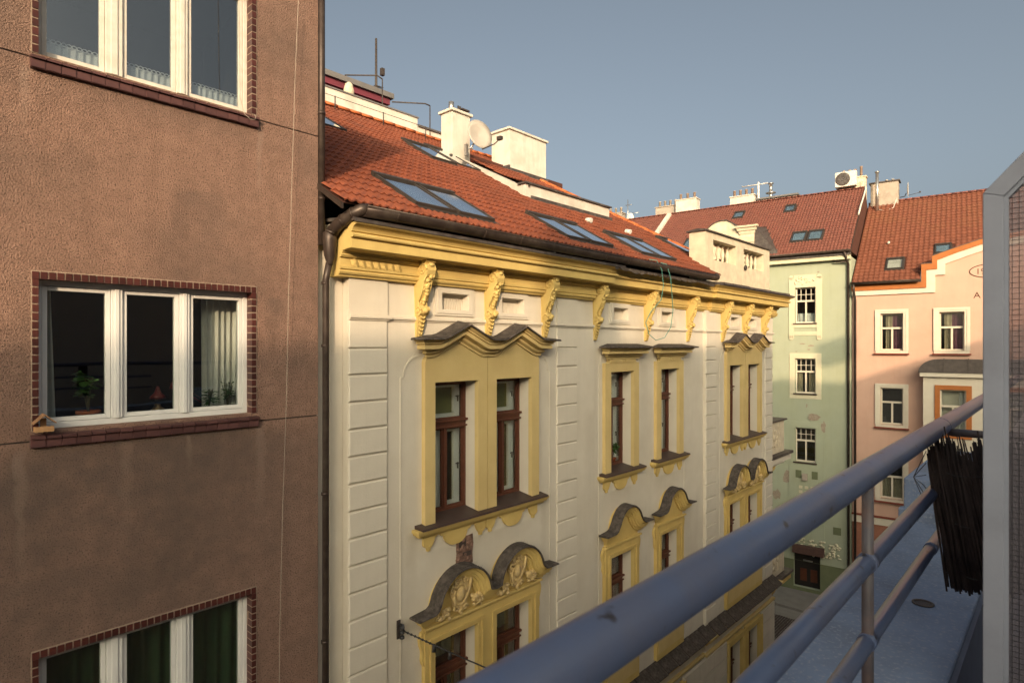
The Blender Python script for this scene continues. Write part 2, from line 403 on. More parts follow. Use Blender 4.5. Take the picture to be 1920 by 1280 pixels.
GROUND = -12.9
def wall_stains_shade(key, spots):
    # water marks, soot and painted-in shade with a place of their own on the wall: (x, top z, width, length, strength, colour)
    nt = M[key].node_tree; N = nt.nodes; L = nt.links; b = N['Principled BSDF']
    src = b.inputs['Base Color'].links[0].from_socket
    tc = N.new('ShaderNodeTexCoord'); nz = N.new('ShaderNodeTexNoise'); nz.inputs['Scale'].default_value = 5; nz.inputs['Detail'].default_value = 4
    L.new(tc.outputs['Object'], nz.inputs[0])
    sp = N.new('ShaderNodeSeparateXYZ'); L.new(tc.outputs['Object'], sp.inputs[0])
    def m(op, a, bb=None, clamp=False):
        k = N.new('ShaderNodeMath'); k.operation = op; k.use_clamp = clamp
        for i_, v in enumerate((a, bb)):
            if v is None: continue
            if isinstance(v, (int, float)): k.inputs[i_].default_value = v
            else: L.new(v, k.inputs[i_])
        return k.outputs[0]
    wob = m('MULTIPLY', m('SUBTRACT', nz.outputs[0], .5), .16)
    for x, z, wd, ln, st_, colr in spots:
        dx = m('DIVIDE', m('ADD', m('SUBTRACT', sp.outputs[0], x), wob), wd)
        fx = m('SUBTRACT', 1.0, m('MULTIPLY', dx, dx), True)
        t = m('DIVIDE', m('SUBTRACT', z, sp.outputs[2]), ln)
        fz = m('MULTIPLY', m('SUBTRACT', 1.0, t, True), m('MULTIPLY', t, 14.0, True), True)
        f = m('MULTIPLY', m('MULTIPLY', fx, fz), m('MULTIPLY', m('ADD', nz.outputs[0], .25), st_), True)
        x_ = N.new('ShaderNodeMix'); x_.data_type = 'RGBA'; L.new(f, x_.inputs[0]); L.new(src, x_.inputs[6]); x_.inputs[7].default_value = (*colr, 1); src = x_.outputs[2]
    L.new(src, b.inputs['Base Color'])
PALE, SOOT_SHADE, GRIME = (.44, .33, .27), (.13, .10, .088), (.40, .35, .27)
wall_stains_shade('cream', [(6.9,-3.05,1.35,.6,.5,GRIME),(11.07,-3.05,.75,.55,.5,GRIME),(13.18,-3.05,.7,.5,.5,GRIME),(17.56,-3.05,1.3,.5,.5,GRIME),(5.45,-2.7,.12,1.2,.6,GRIME),(8.45,-2.7,.12,1.4,.6,GRIME),(10.0,.9,.5,.5,.5,GRIME),(7,.9,2.5,.22,.6,GRIME),(13,.9,2.6,.22,.6,GRIME),(9.9,-1.2,.25,3.5,.4,GRIME),(12.1,-.3,.22,2.4,.4,GRIME),(14.2,-3.9,.3,2.2,.5,GRIME),(8.6,-4.1,.2,1.8,.5,GRIME),(5.3,-4.3,.15,2.5,.5,GRIME)])
wall_stains_shade('brown_render', [(1.6,-.93,3.2,4.5,.8,SOOT_SHADE),(2.9,-.9,.9,2.6,.4,SOOT_SHADE),(.5,-1.2,1.0,3.0,.4,SOOT_SHADE),(2.2,-1.4,.5,1.6,.4,SOOT_SHADE),(2.1,-.95,1.25,.55,.75,SOOT_SHADE),(2.1,2.60,1.2,.35,.45,SOOT_SHADE),(2.2,-4.5,1.3,.5,.6,SOOT_SHADE),(1.0,-.92,.05,1.5,.5,PALE),(3.25,-.92,.07,1.3,.45,PALE),(1.85,-.95,.07,1.2,.25,PALE),(2.45,-.95,.035,.45,.45,PALE),  # the broad dark marks are soot plus lower-storey shade painted into the colour
    (1.03,2.62,.05,.7,.5,PALE),(3.24,2.60,.05,.9,.55,PALE),(2.55,1.75,.35,1.0,.55,SOOT_SHADE),(3.45,.6,.16,.75,.6,SOOT_SHADE),(.4,.3,.5,1.2,.4,SOOT_SHADE)])
# ------------------------------------------------------------------ ground
def sheet(name, m, pts, z):
    return struct(MB().add([(x,y,z) for x,y in pts], [tuple(range(len(pts)))]).build(name, m))
sheet('ground', 'asphalt', [(-700,-700),(700,-700),(700,700),(-700,700)], GROUND-.16)
sheet('road', 'asphalt', [(-4.8,-60),(-1.2,-60),(-1.2,23.2),(-4.8,23.2)], GROUND-.12)
cross = MB().box(-40, 30, 21.6, 31.2, GROUND-.2, GROUND-.1)
struct(cross.build('cross_street', 'paving'))
setts = MB(); sr = random.Random(3)
for i in range(70):
    for j in range(36):
        x, y = -12.5+i*.115, 26.0+j*.115
        h = GROUND-.1+sr.uniform(.012,.03)
        setts.add([(x,y,h-.03),(x+.1,y,h-.03),(x+.1,y+.1,h-.03),(x,y+.1,h-.03),(x+.012,y+.012,h),(x+.088,y+.012,h),(x+.088,y+.088,h),(x+.012,y+.088,h)],
                  [(4,5,6,7),(0,1,5,4),(1,2,6,5),(2,3,7,6),(3,0,4,7)])
stuff(tag(setts.build('paving_setts', 'sett'), 'dark small stone setts laid in the cross street below', 'setts'))
pv = MB(); pv.box(-6.9, -4.8, -60, 21.6, GROUND-.2, GROUND); pv.box(-1.2, .4, -60, 21.6, GROUND-.2, GROUND); pv.box(-30, 30, 31.2, 40, GROUND-.2, GROUND+.02)
struct(pv.build('pavement', 'paving'))

# ------------------------------------------------------------------ brown building (left, nearest)
YB = (-2.0, 0, -GROUND)
brown = thing('apartment_building', 'brown rough rendered building with brick framed windows at the left edge', 'building', (-7.1, 2.0, GROUND), R(90), off=YB)
OA0, OA1 = 1.13, 3.145                       # openings along the wall
WINS = {'mid': (-.80, .63), 'up': (2.735, 4.20), 'low': (-4.36, -2.925)}
holes = [(OA0, OA1, z0, z1) for z0, z1 in WINS.values()] + [(-3.2, -1.2, z0, z1) for z0, z1 in WINS.values()] + [(OA0, OA1, -7.9, -6.5), (OA0, OA1, -11.4, -10)]
wl_ = MB()
for z0, z1 in ((GROUND, -7.95), (-7.935, -4.41), (-4.395, -.902), (-.885, 2.682), (2.698, 5.8)):
    wl_.plate(-9, 4.0, z0, z1, 0, .35, holes)
wl_.box(-9, 3.985, 5.0, 6.0, GROUND, 5.79); 
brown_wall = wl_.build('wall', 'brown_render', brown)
core = MB(); core.box(-9, 3.985, .36, .40, 4.6, 5.795)
core.box(3.9, 3.985, .36, 8, GROUND, 5.795); core.box(-9, 3.985, .36, 8, 5.6, 5.797)
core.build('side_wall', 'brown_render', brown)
jm = MB()
for z in (-7.943, -4.403, -.894, 2.69): jm.plate(-9, 3.99, z-.009, z+.009, .014, .3, holes)
jm.build('expansion_joint', 'joint', brown)
cap = MB(); cap.box(-9.05, 4.03, -.12, 8.1, 5.8, 5.9); cap.build('parapet_cap', 'zinc', brown)

# brick surround: each brick its own part
def brick_obj(cache, w, d, h, m='brick'):
    k = (round(w,3), round(d,3), round(h,3), m)
    if k not in cache:
        b = MB(); c = .004
        b.box(-w/2, w/2, 0, d, -h/2, h/2); cache[k] = b.mesh('brick', m)
    return cache[k]
cache = {}
nb = 0
def put_brick(x, y, z, w, d, h, nm='brick', m='brick'):
    o = bpy.data.objects.new(nm, brick_obj(cache, w, d, h, m)); COL.objects.link(o)
    place(o, brown, (x, y+random.uniform(-.003,.003), z)); o.rotation_euler = (0, random.uniform(-.012,.012), random.uniform(-.02,.02))
for key, (z0, z1) in WINS.items():
    zb = z0; zt = z1; mort = MB()
    # mortar bed standing just proud of the render
    for x0, x1, a, b in ((OA0-.052, OA0+.002, zb, zt+.075), (OA1-.002, OA1+.058, zb, zt+.075), (OA0+.0021, OA1-.0021, zt-.002, zt+.075)):
        mort.box(x0, x1, -.006, .118, a, b)
    n = int((zt+.0-zb)/.078); p = (zt-zb)/n
    for i in range(n):
        z = zb+(i+.5)*p
        put_brick(OA0-.019, -.014, z, .048, .133, p-.014); put_brick(OA1+.021, -.014, z, .05, .133, p-.014)
    n = 33; p = (OA1-OA0+.1)/n
    for i in range(n):
        put_brick(OA0-.05+(i+.5)*p, -.014, zt+.030, p-.012, .12, .068)
    mort.build('mortar', 'mortar', brown)
# sills: sloping clinker tiles with a course of bricks under their nose
def sill(z, front=True):
    t = MB(); n = 18; L = OA1-OA0+.13; p = L/n
    t.add([(-p/2+.004,-.075,-.028),(p/2-.004,-.075,-.028),(p/2-.004,.13,.0),(-p/2+.004,.13,.0),
           (-p/2+.004,-.075,-.004),(p/2-.004,-.075,-.004),(p/2-.004,.13,.032),(-p/2+.004,.13,.032)],
          [(0,3,2,1),(4,5,6,7),(0,1,5,4),(1,2,6,5),(2,3,7,6),(3,0,4,7)])
    me = t.mesh('sill_tile', 'sill_tile')
    for i in range(n):
        o = bpy.data.objects.new('sill_tile', me); COL.objects.link(o); place(o, brown, (OA0-.065+(i+.5)*p, 0, z-.04+random.uniform(-.002,.002)))
    MB().box(OA0-.06, OA1+.06, -.045, .125, z-.15, z-.069).build('sill_bed', 'sill_tile', brown)
    for i in range(n):
        put_brick(OA0-.065+(i+.5)*p, -.052, z-.112, p-.012, .10, .066, m='sill_tile')
sill(-.80); sill(2.735); sill(-4.36)

# windows of the brown building
def three_light(z0, z1, frame_m, mull, fw, pane_m, name='window'):
    H = z1-z0; W = OA1-OA0; f = MB(); y0, y1 = .13, .2
    f.box(0, fw, y0, y1, 0, H); f.box(W-fw, W, y0, y1, 0, H); f.box(fw, W-fw, y0, y1, 0, fw*1.15); f.box(fw, W-fw, y0, y1, H-fw, H)
    xs = [fw]+[c for a, b in mull for c in (a, b)]+[W-fw]
    for a, b in mull:
        f.box(a, b, y0-.012, y1, fw*1.15, H-fw); f.box(a+.03*(b-a)/.1, b-.03*(b-a)/.1, y0-.024, y0-.0125, fw*1.15, H-fw)
    o = f.build(name, frame_m, brown, (OA0, 0, z0), bevel=.004)
    for i in range(0, len(xs), 2):
        a, b = xs[i], xs[i+1]; s = MB(); t = .045
        s.box(a+.004, a+t, y0+.012, y1+.01, fw*1.15+.004, H-fw-.004); s.box(b-t, b-.004, y0+.012, y1+.01, fw*1.15+.004, H-fw-.004)
        s.box(a+t, b-t, y0+.012, y1+.01, fw*1.15+.004, fw*1.15+t); s.box(a+t, b-t, y0+.012, y1+.01, H-fw-t, H-fw-.004)
        s.build('sash', frame_m, o, bevel=.004)
        MB().box(a+t-.005, b-t+.005, y0+.04, y0+.046, fw*1.15+t-.005, H-fw-t+.005).build('pane', pane_m, o)
    r = MB(); r.add([(-.1,.32,-.1),(W+.1,.32,-.1),(W+.1,.32,H+.1),(-.1,.32,H+.1),(-.4,2.6,-.4),(W+.4,2.6,-.4),(W+.4,2.6,H+.3),(-.4,2.6,H+.3)],
        [(4,5,6,7),(0,1,5,4),(1,2,6,5),(2,3,7,6),(3,0,4,7)]); r.build('room', 'room', o)
    return o
wm = three_light(*WINS['mid'], 'white_frame', [(.62,.72),(1.27,1.37)], .05, 'pane_dark')
wu = three_light(*WINS['up'], 'old_white_frame', [(.57,.72),(1.24,1.35)], .045, 'pane_sky')
wlw = three_light(*WINS['low'], 'white_frame', [(.58,.72),(1.24,1.37)], .045, 'pane_dark')
MB().box(0, 2.0, .2, .42, -.02, -.0).build('inner_sill', 'white_frame', wm)
def curtain(x0, x1, y, z0, z1, folds, amp, name, m, parent, taper=0, n=60, x0b=None, x1b=None):
    c = MB(); rows = 10; vs = []
    for j in range(rows+1):
        v = j/rows; z = z0+(z1-z0)*v
        a0 = x0 if x0b is None else x0b+(x0-x0b)*v; a1 = x1 if x1b is None else x1b+(x1-x1b)*v
        for i in range(n+1):
            u = i/n; a = u*folds*2*math.pi
            vs.append((a0+(a1-a0)*u, y+amp*math.sin(a+.6*math.sin(3*u+v*1.3))*(.75+.25*math.sin(a*.37+v)), z))
    c.add(vs, [(j*(n+1)+i, j*(n+1)+i+1, (j+1)*(n+1)+i+1, (j+1)*(n+1)+i) for j in range(rows) for i in range(n)], True)
    return c.build(name, m, parent)
Hm = WINS['mid'][1]-WINS['mid'][0]
curtain(1.62, 2.02, .46, .0, Hm-.02, 6, .035, 'curtain', 'curtain', wm)
curtain(.0, .17, .46, .0, Hm-.02, 3, .03, 'curtain', 'curtain', wm, x1b=.22, x0b=-.02)
curtain(-.05, 2.1, .40, -.05, 1.5, 14, .04, 'curtain', 'curtain_green', wlw, n=150)
def lace_curtain(a0, a1, parent):
    curtain(a0, a1, .245, .02, .23, 9*(a1-a0)/.55, .012, 'lace_curtain', 'lace', parent, n=70)
    t = MB(); k = int((a1-a0)/.04)
    for i in range(k):
        cx = a0+(i+.5)*(a1-a0)/k
        pts = [(cx+.02*math.cos(q), .245, .255+.016*math.sin(q)) for q in [2*math.pi*j/10 for j in range(11)]]
        t.tube(pts, .0045, 5)
    t.tube([(a0,.245,.235),(a1,.245,.235)], .006, 5)
    t.build('lace_edge', 'lace', parent)
for a0, a1 in ((.05,.57),(.73,1.24),(1.36,1.96)): lace_curtain(a0, a1, wu)
# hanging cable with its loop, downpipe up the edge of the wall
tag(MB().tube([(-6.955,3.70,6.1),(-6.96,3.66,4.3),(-6.97,3.62,3.3),(-6.985,3.58,1.8),(-7.0,3.55,.6),(-7.01,3.53,-.6),(-7.03,3.49,-2.0),(-7.04,3.455,-3.6),(-7.06,3.46,-5.5),(-7.08,3.44,-7.5)], .003, 6).build('hanging_cable', 'cable_white'),
    'thin pale cable hanging down the brown wall beside the windows', 'cable')
tag(MB().tube([(-6.98,2.94,4.3),(-6.985,2.95,3.4),(-6.99,2.96,2.85),(-6.96,3.0,2.66),(-6.95,3.06,2.615),(-6.96,3.12,2.63),(-6.98,3.14,2.68),(-6.99,3.12,2.70)], .0035, 6).build('looped_wire', 'cable_white'),
    'loose wire looping over the sill of the upper window', 'wire')
dp = MB(); dp.tube([(4.05,.0,9.0-3.1),(4.05,.0,1.30)], .044, 12)
for z in (5, 3.0, 1.9): dp.tube([(4.05,.0,z-.02),(4.05,.0,z+.02)], .051, 12)
dp.build('downpipe', 'gutter', brown)

# bird feeder on the sill
bf = thing('bird_feeder', 'small wooden bird feeder standing on the left end of the brick sill', 'bird feeder', (-7.05, 1.165, -.80), R(90))
MB().box(-.07,.07,-.06,.05,.0,.02).box(-.07,.07,-.062,-.052,.02,.05).box(-.07,-.06,-.05,.05,.02,.045).box(.06,.07,-.05,.05,.02,.045).build('tray', 'pine', bf)
MB().box(-.022,.022,.0,.03,.02,.12).build('post', 'pine', bf)
for s in (-1, 1):
    MB().prism([(0,.165),(s*.085,.085),(s*.085,.072),(0,.15)], 'y', -.075, .06).build('roof_board', 'pine_roof', bf)

# plants and things behind the middle window (world positions)
def leaf(mb, c, ang, L, W, tilt, roll=0):
    d = Vector((math.cos(ang)*math.cos(tilt), math.sin(ang)*math.cos(tilt), math.sin(tilt))); sd = Vector((-math.sin(ang), math.cos(ang), roll)).normalized()
    up = d.cross(sd); c = Vector(c)
    mb.add([c, c+d*L*.35+sd*W*.5+up*.1*W, c+d*L*.75+sd*W*.42, c+d*L, c+d*L*.75-sd*W*.42, c+d*L*.35-sd*W*.5+up*.1*W, c+d*L*.5-up*.14*W],
           [(0,1,6),(1,2,6),(2,3,6),(3,4,6),(4,5,6),(5,0,6)])
def potted(name, label, x, y, zb, h, pot_r, leaves, L, W, spread, seed, group=None, potm='terracotta', thin=False):
    rr = random.Random(seed)
    t = thing(name, label, 'plant', (x,y,zb), 0, group)
    MB().lathe([(pot_r*.72,0),(pot_r*.95,pot_r*1.1),(pot_r*1.08,pot_r*1.12),(pot_r*1.08,pot_r*1.45),(pot_r*.95,pot_r*1.45),(pot_r*.9,pot_r*1.2)], n=16).build('pot', potm, t)
    st = MB(); lf = MB(); z0 = pot_r*1.2
    nst = 3 if not thin else 9
    for k in range(nst):
        a = rr.uniform(0,6.28); ex, ey = math.cos(a)*spread*rr.uniform(.4,1), math.sin(a)*spread*rr.uniform(.4,1)*.6
        pts = [(0,0,z0),(ex*.25,ey*.25,z0+h*.4),(ex*.7,ey*.7,z0+h*.75),(ex,ey,z0+h*rr.uniform(.85,1.05))]
        st.tube(pts, [.008,.006,.005,.003], 5)
        for i in range(leaves//nst):
            u = rr.uniform(.35,1); q = pts[2] if u < .75 else pts[3]; q0 = pts[1] if u < .75 else pts[2]
            f = rr.random(); c = tuple(q0[j]+(q[j]-q0[j])*f for j in range(3)); leaf(lf, c, rr.uniform(0,6.28), L*rr.uniform(.7,1.15), W*rr.uniform(.8,1.1), rr.uniform(-.5,.4), rr.uniform(-.6,.6))
    st.build('stem', 'stem', t); lf.build('foliage', 'leaf', t); return t
potted('potted_plant', 'broad leaved green plant in a terracotta pot behind the left pane', -7.44, 1.60, -.82, .40, .105, 46, .115, .095, .25, 5)
potted('potted_plant', 'spiky little plant in a dark pot behind the right pane', -7.42, 2.78, -.82, .24, .055, 46, .14, .02, .10, 8, potm='iron', thin=True)
potted('potted_plant', 'feathery plant in front of the white curtain behind the right pane', -7.43, 3.0, -.82, .3, .055, 64, .08, .024, .11, 9, potm='iron', thin=True)
potted('potted_plant', 'tall sparse plant in shade behind the right pane', -7.55, 2.62, -.82, .42, .06, 30, .07, .022, .1, 12, potm='terracotta', thin=True)
lt = thing('oil_lantern', 'red shaded lantern on the table behind the middle pane', 'lantern', (-7.62, 2.30, -.82))
MB().lathe([(.06,0),(.075,.03),(.07,.1),(.03,.13),(.03,.16)], n=14).build('fuel_tank', 'brass', lt)
MB().lathe([(.035,.16),(.04,.2),(.035,.24)], n=12).build('globe', 'pane', lt)
MB().lathe([(.085,.22),(.075,.25),(.04,.28),(.022,.33),(.01,.36)], n=16).build('shade', 'red_enamel', lt)
dk = thing('desk_lamp', 'red jointed desk lamp reaching across the middle pane', 'lamp', (-7.66, 2.86, -.82))
MB().lathe([(.09,0),(.09,.02),(.02,.03)], n=14).build('base', 'red_enamel', dk)
MB().tube([(0,0,.03),(0,-.02,.1),(0,-.36,.35)], .012, 6).tube([(0,.02,.12),(0,-.34,.375)], .007, 5).build('arm', 'red_enamel', dk)
MB().lathe([(.012,.40),(.03,.385),(.05,.32)], c=(0,-.38,0), n=12).build('shade', 'red_enamel', dk)
# ------------------------------------------------------------------ yellow building
YO = (-12.0, 0, -GROUND)
yel = thing('town_house', 'ornate cream town house with ochre window surrounds, cornice and red tiled roof', 'building', (-7.0, 12.0, GROUND), R(90), off=YO)
OPEN_T = [(5.827,6.715),(7.139,8.027),(10.63,11.518),(12.734,13.622),(16.46,17.348),(17.772,18.66)]
ZT = (-2.63,-.55); ZL = (-6.52,-4.43); ZG = (-11.2,-8.4)
PAN = [(5.87,6.68),(7.19,8.0),(10.66,11.47),(12.70,13.51),(16.50,17.31),(17.81,18.62)]
hs_ = [(a,b,*z) for a, b in OPEN_T for z in (ZT, ZL, ZG)]+[(a+.13,b-.13,.555,.80) for a, b in PAN]
yw = MB()
brick_hole = (6.35, 6.68, -3.50, -3.02)
yw.plate(4.39, 10.05, GROUND, 1.3, .03, .30, hs_); yw.plate(10.05, 15.08, GROUND, 1.3, .09, .30, hs_); yw.plate(15.08, 19.9, GROUND, 1.3, .03, .30, hs_)
yw.box(4.2, 4.385, .15, .5, GROUND, 1.6); yw.box(3.99, 4.195, .22, .5, GROUND, 1.6)
yw.box(19.6, 19.9, .305, 9, GROUND, 1.3)
yw.build('wall', 'cream', yel)
st = MB(); st.box(4.2, 19.6, 7, 7.3, GROUND, 5.6); st.box(4.2, 19.6, .9, 7, 1.35, 1.45); st.build('inner_wall', 'cream', yel)

# rusticated pilaster blocks
def block_mesh(w_, h):
    b = MB(); e = .014; y0, y1 = 0, .032
    b.add([(0,y1,0),(w_,y1,0),(w_,y1,h),(0,y1,h),(0,.01,0),(w_,.01,0),(w_,.01,h),(0,.01,h),(e,y0,e),(w_-e,y0,e),(w_-e,y0,h-e),(e,y0,h-e)],
          [(0,1,5,4),(1,2,6,5),(2,3,7,6),(3,0,4,7),(4,5,9,8),(5,6,10,9),(6,7,11,10),(7,4,8,11),(8,9,10,11)])
    return b.mesh('rustication_block', 'cream')
bm_ = block_mesh(.615, .338)
top_b = block_mesh(.615, .375)
for a0 in (4.393, 8.815, 15.085, 19.29):
    o = bpy.data.objects.new('rustication_block', top_b); COL.objects.link(o); place(o, yel, (a0, 0, -.028))
    for i in range(20):
        o = bpy.data.objects.new('rustication_block', bm_); COL.objects.link(o); place(o, yel, (a0, random.uniform(-.001,.001), -.028-.3635*(i+1)+.012))
for a0 in (4.393, 8.815, 15.085, 19.29): MB().box(a0, a0+.615, -.003, .029, .425, .915).build('frieze_block', 'cream', yel)
# raised panel outlines on the wall fields
for a0, a1, y, zt in ((5.25,8.62,.03,-.16),(10.28,14.02,.09,-.10),(15.95,19.12,.03,-.16)):
    c = .30; n = 8
    for s, ax in ((1,a0),(-1,a1)):
        po = MB()
        pts = [(ax, -7.2), (ax, zt-c)]+[(ax+s*(.05+(c-.05)*(1-math.cos(q))), zt-c+c*math.sin(q)) for q in [math.pi/2*k/n for k in range(n+1)]]
        for p, q in zip(pts, pts[1:]):
            d = Vector((q[0]-p[0], 0, q[1]-p[1])); nrm = Vector((-d.z,0,d.x)).normalized()*.011
            po.prism([(p[0]-nrm.x,p[1]-nrm.z),(q[0]-nrm.x,q[1]-nrm.z),(q[0]+nrm.x,q[1]+nrm.z),(p[0]+nrm.x,p[1]+nrm.z)], 'y', y-.012, y+.01)
        po.build('panel_outline', 'cream', yel)

# cornice: yellow mouldings, lead cover, frieze band
BRK = [(4.2,0),(9.85,0),(9.85,.10),(15.30,.10),(15.30,0),(19.95,0),(19.95,6)]
def arc(c, r, a0, a1, n): return [(c[0]+r*math.cos(R(a0+(a1-a0)*i/n)), c[1]+r*math.sin(R(a0+(a1-a0)*i/n))) for i in range(n+1)]
low = [(-.2,.905),(.045,.905),(.055,.93),(.085,.94),(.10,.965),(.085,.99),(.11,1.0),(.115,1.03),(-.2,1.03)]
mid = [(-.2,1.03),(.085,1.03),(.085,1.145),(.12,1.15),(.14,1.175),(.125,1.2),(.15,1.205),(.16,1.225),(.31,1.238),(-.2,1.245)]
top = [(-.2,1.24),(.335,1.24),(.345,1.232),(.36,1.24),(.36,1.355),(.342,1.358),(.342,1.370)]+[(.382+.03*math.cos(R(t)), 1.40+.03*math.sin(R(t))) for t in (-75,-40,0,40,75)]+\
      [(.352,1.432),(.352,1.442),(.375,1.448),(.383,1.468),(.40,1.492),(.43,1.512),(.465,1.524),(.484,1.535),(.486,1.556),(-.2,1.56)]
c_ = MB()
plan_sweep(c_, BRK, low); plan_sweep(c_, BRK, mid); plan_sweep(c_, BRK, top)
c_.build('cornice', 'ochre', yel)
cv = MB(); plan_sweep(cv, [(4.16,0),(9.86,0),(9.86,.1),(15.31,.1),(15.31,0),(19.97,0),(19.97,6)], [(-.5,1.66),(.485,1.562),(.495,1.545),(.505,1.547),(.502,1.592),(.44,1.615),(-.5,1.70)])
cv.build('cornice_cover', 'zinc', yel)
slat = MB()
for i in range(9):                      # uneven lead sheets at the far end of the cornice
    a = 15.0+i*.55; plan_sweep(slat, [(a+.01,0),(a+.54,0)], [(-.3,1.69),(.50,1.60+.004*(i%3)),(.53,1.565),(.535,1.575),(.52,1.625+.004*(i%3)),(-.3,1.73)])
slat.build('lead_sheet', 'zinc', yel)
rag = MB(); rr = random.Random(5)       # torn roofing felt hanging over the cornice
k = 60; vs = []
for i in range(k+1):
    a = 10.0+i*.075; h = .05*(.4+.6*abs(math.sin(i*.13)))+rr.uniform(0,.035)
    vs += [(a,-.405,1.56),(a,-.515+rr.uniform(-.01,.01),1.548),(a,-.505+rr.uniform(-.015,.02),1.548-h)]
rag.add(vs, [(i*3+j, i*3+j+1, i*3+j+4, i*3+j+3) for i in range(k) for j in (0,1)]); rag.build('torn_felt', 'hood_slate', yel)
# little leaves along the first part of the frieze band
lfm = MB()
lfm.add([(-.07,0,.05),(.0,-.012,.055),(.055,0,.05),(.075,-.004,-.02),(.03,-.022,-.055),(-.045,-.004,-.03),(.0,-.03,0)], [(0,1,6),(1,2,6),(2,3,6),(3,4,6),(4,5,6),(5,0,6)])
lme = lfm.mesh('frieze_leaf', 'ochre')
for i in range(7):
    o = bpy.data.objects.new('frieze_leaf', lme); COL.objects.link(o); place(o, yel, (4.42+i*.115, -.088, 1.085))
sc_ = MB()
plan_sweep(sc_, [(4.393,.0),(5.01,.0),(5.01,.03),(8.81,.03),(8.81,.0),(9.43,0),(9.43,.03),(10.05,.03),(10.05,.09),(15.08,.09),(15.08,0),(15.70,0),(15.70,.03),(19.28,.03),(19.28,0),(19.905,0),(19.905,3)],
    [(-.05,.345),(.015,.345),(.02,.365),(.045,.372),(.05,.395),(.035,.405),(.035,.42),(-.05,.43)])
sc_.build('string_course', 'cream', yel)

# gutter with joints, elbow, hopper, downpipe
gp = [(.10*math.cos(R(t)), .10*math.sin(R(t))) for t in range(-190, 20, 15)]
gp2 = gp+[(p*.9, q*.9) for p, q in gp[::-1]]
g = MB(); ga = [4.27+i*(14.5-4.27)/24 for i in range(25)]
g.sweep([((a,-.52+.006*math.sin(a*2.1),1.715+.006*math.sin(a*1.3)), (0,-1,0), (0,0,1)) for a in ga], gp2, True, True)
g.tube([(4.27,-.612,1.735),(14.5,-.612,1.735)], .014, 6)
gut = g.build('gutter', 'gutter', yel)
for i in range(13):
    a = 4.75+i*.8; j = MB(); j.sweep([((a-.012,-.52,1.715),(0,-1.035,0),(0,0,1.035)),((a+.012,-.52,1.715),(0,-1.035,0),(0,0,1.035))], gp2, True, True); j.build('joint', 'gutter', gut)
MB().lathe([(.0,0),(.1,0),(.1,.02),(0,.03)], c=(14.5,-.52,1.715), n=14, ax='x').build('end_cap', 'gutter', gut)
e_ = MB(); e_.tube([(4.34,-.52,1.71),(4.26,-.50,1.70),(4.18,-.38,1.64),(4.13,-.20,1.55),(4.10,-.08,1.46)], .078, 12)
for p, q in (((4.205,-.42,1.657),(4.195,-.40,1.650)),((4.15,-.275,1.587),(4.146,-.26,1.58)),((4.10,-.08,1.47),(4.098,-.07,1.445))): e_.tube([p,q], .088, 12)
e_.build('elbow', 'gutter', gut)
h = MB(); h.lathe([(.07,1.47),(.105,1.44),(.11,1.36),(.10,1.25),(.085,1.15),(.055,1.08),(.05,1.03)], c=(4.085,-.04,0), n=14); h.v = [(4.085+(v[0]-4.085)*.82, -.04+(v[1]+.04)*.82, v[2]) for v in h.v]; h.build('hopper', 'gutter', gut)
d = MB(); d.tube([(4.08,-.035,1.06),(4.065,.02,.85),(4.06,.03,-12.7)], .043, 12)
for z in (.80,.0,-1.9,-3.8,-5.6): d.tube([(4.06,.03,z-.018),(4.06,.03,z+.018)], .05, 12)
d.build('downpipe', 'gutter', yel)

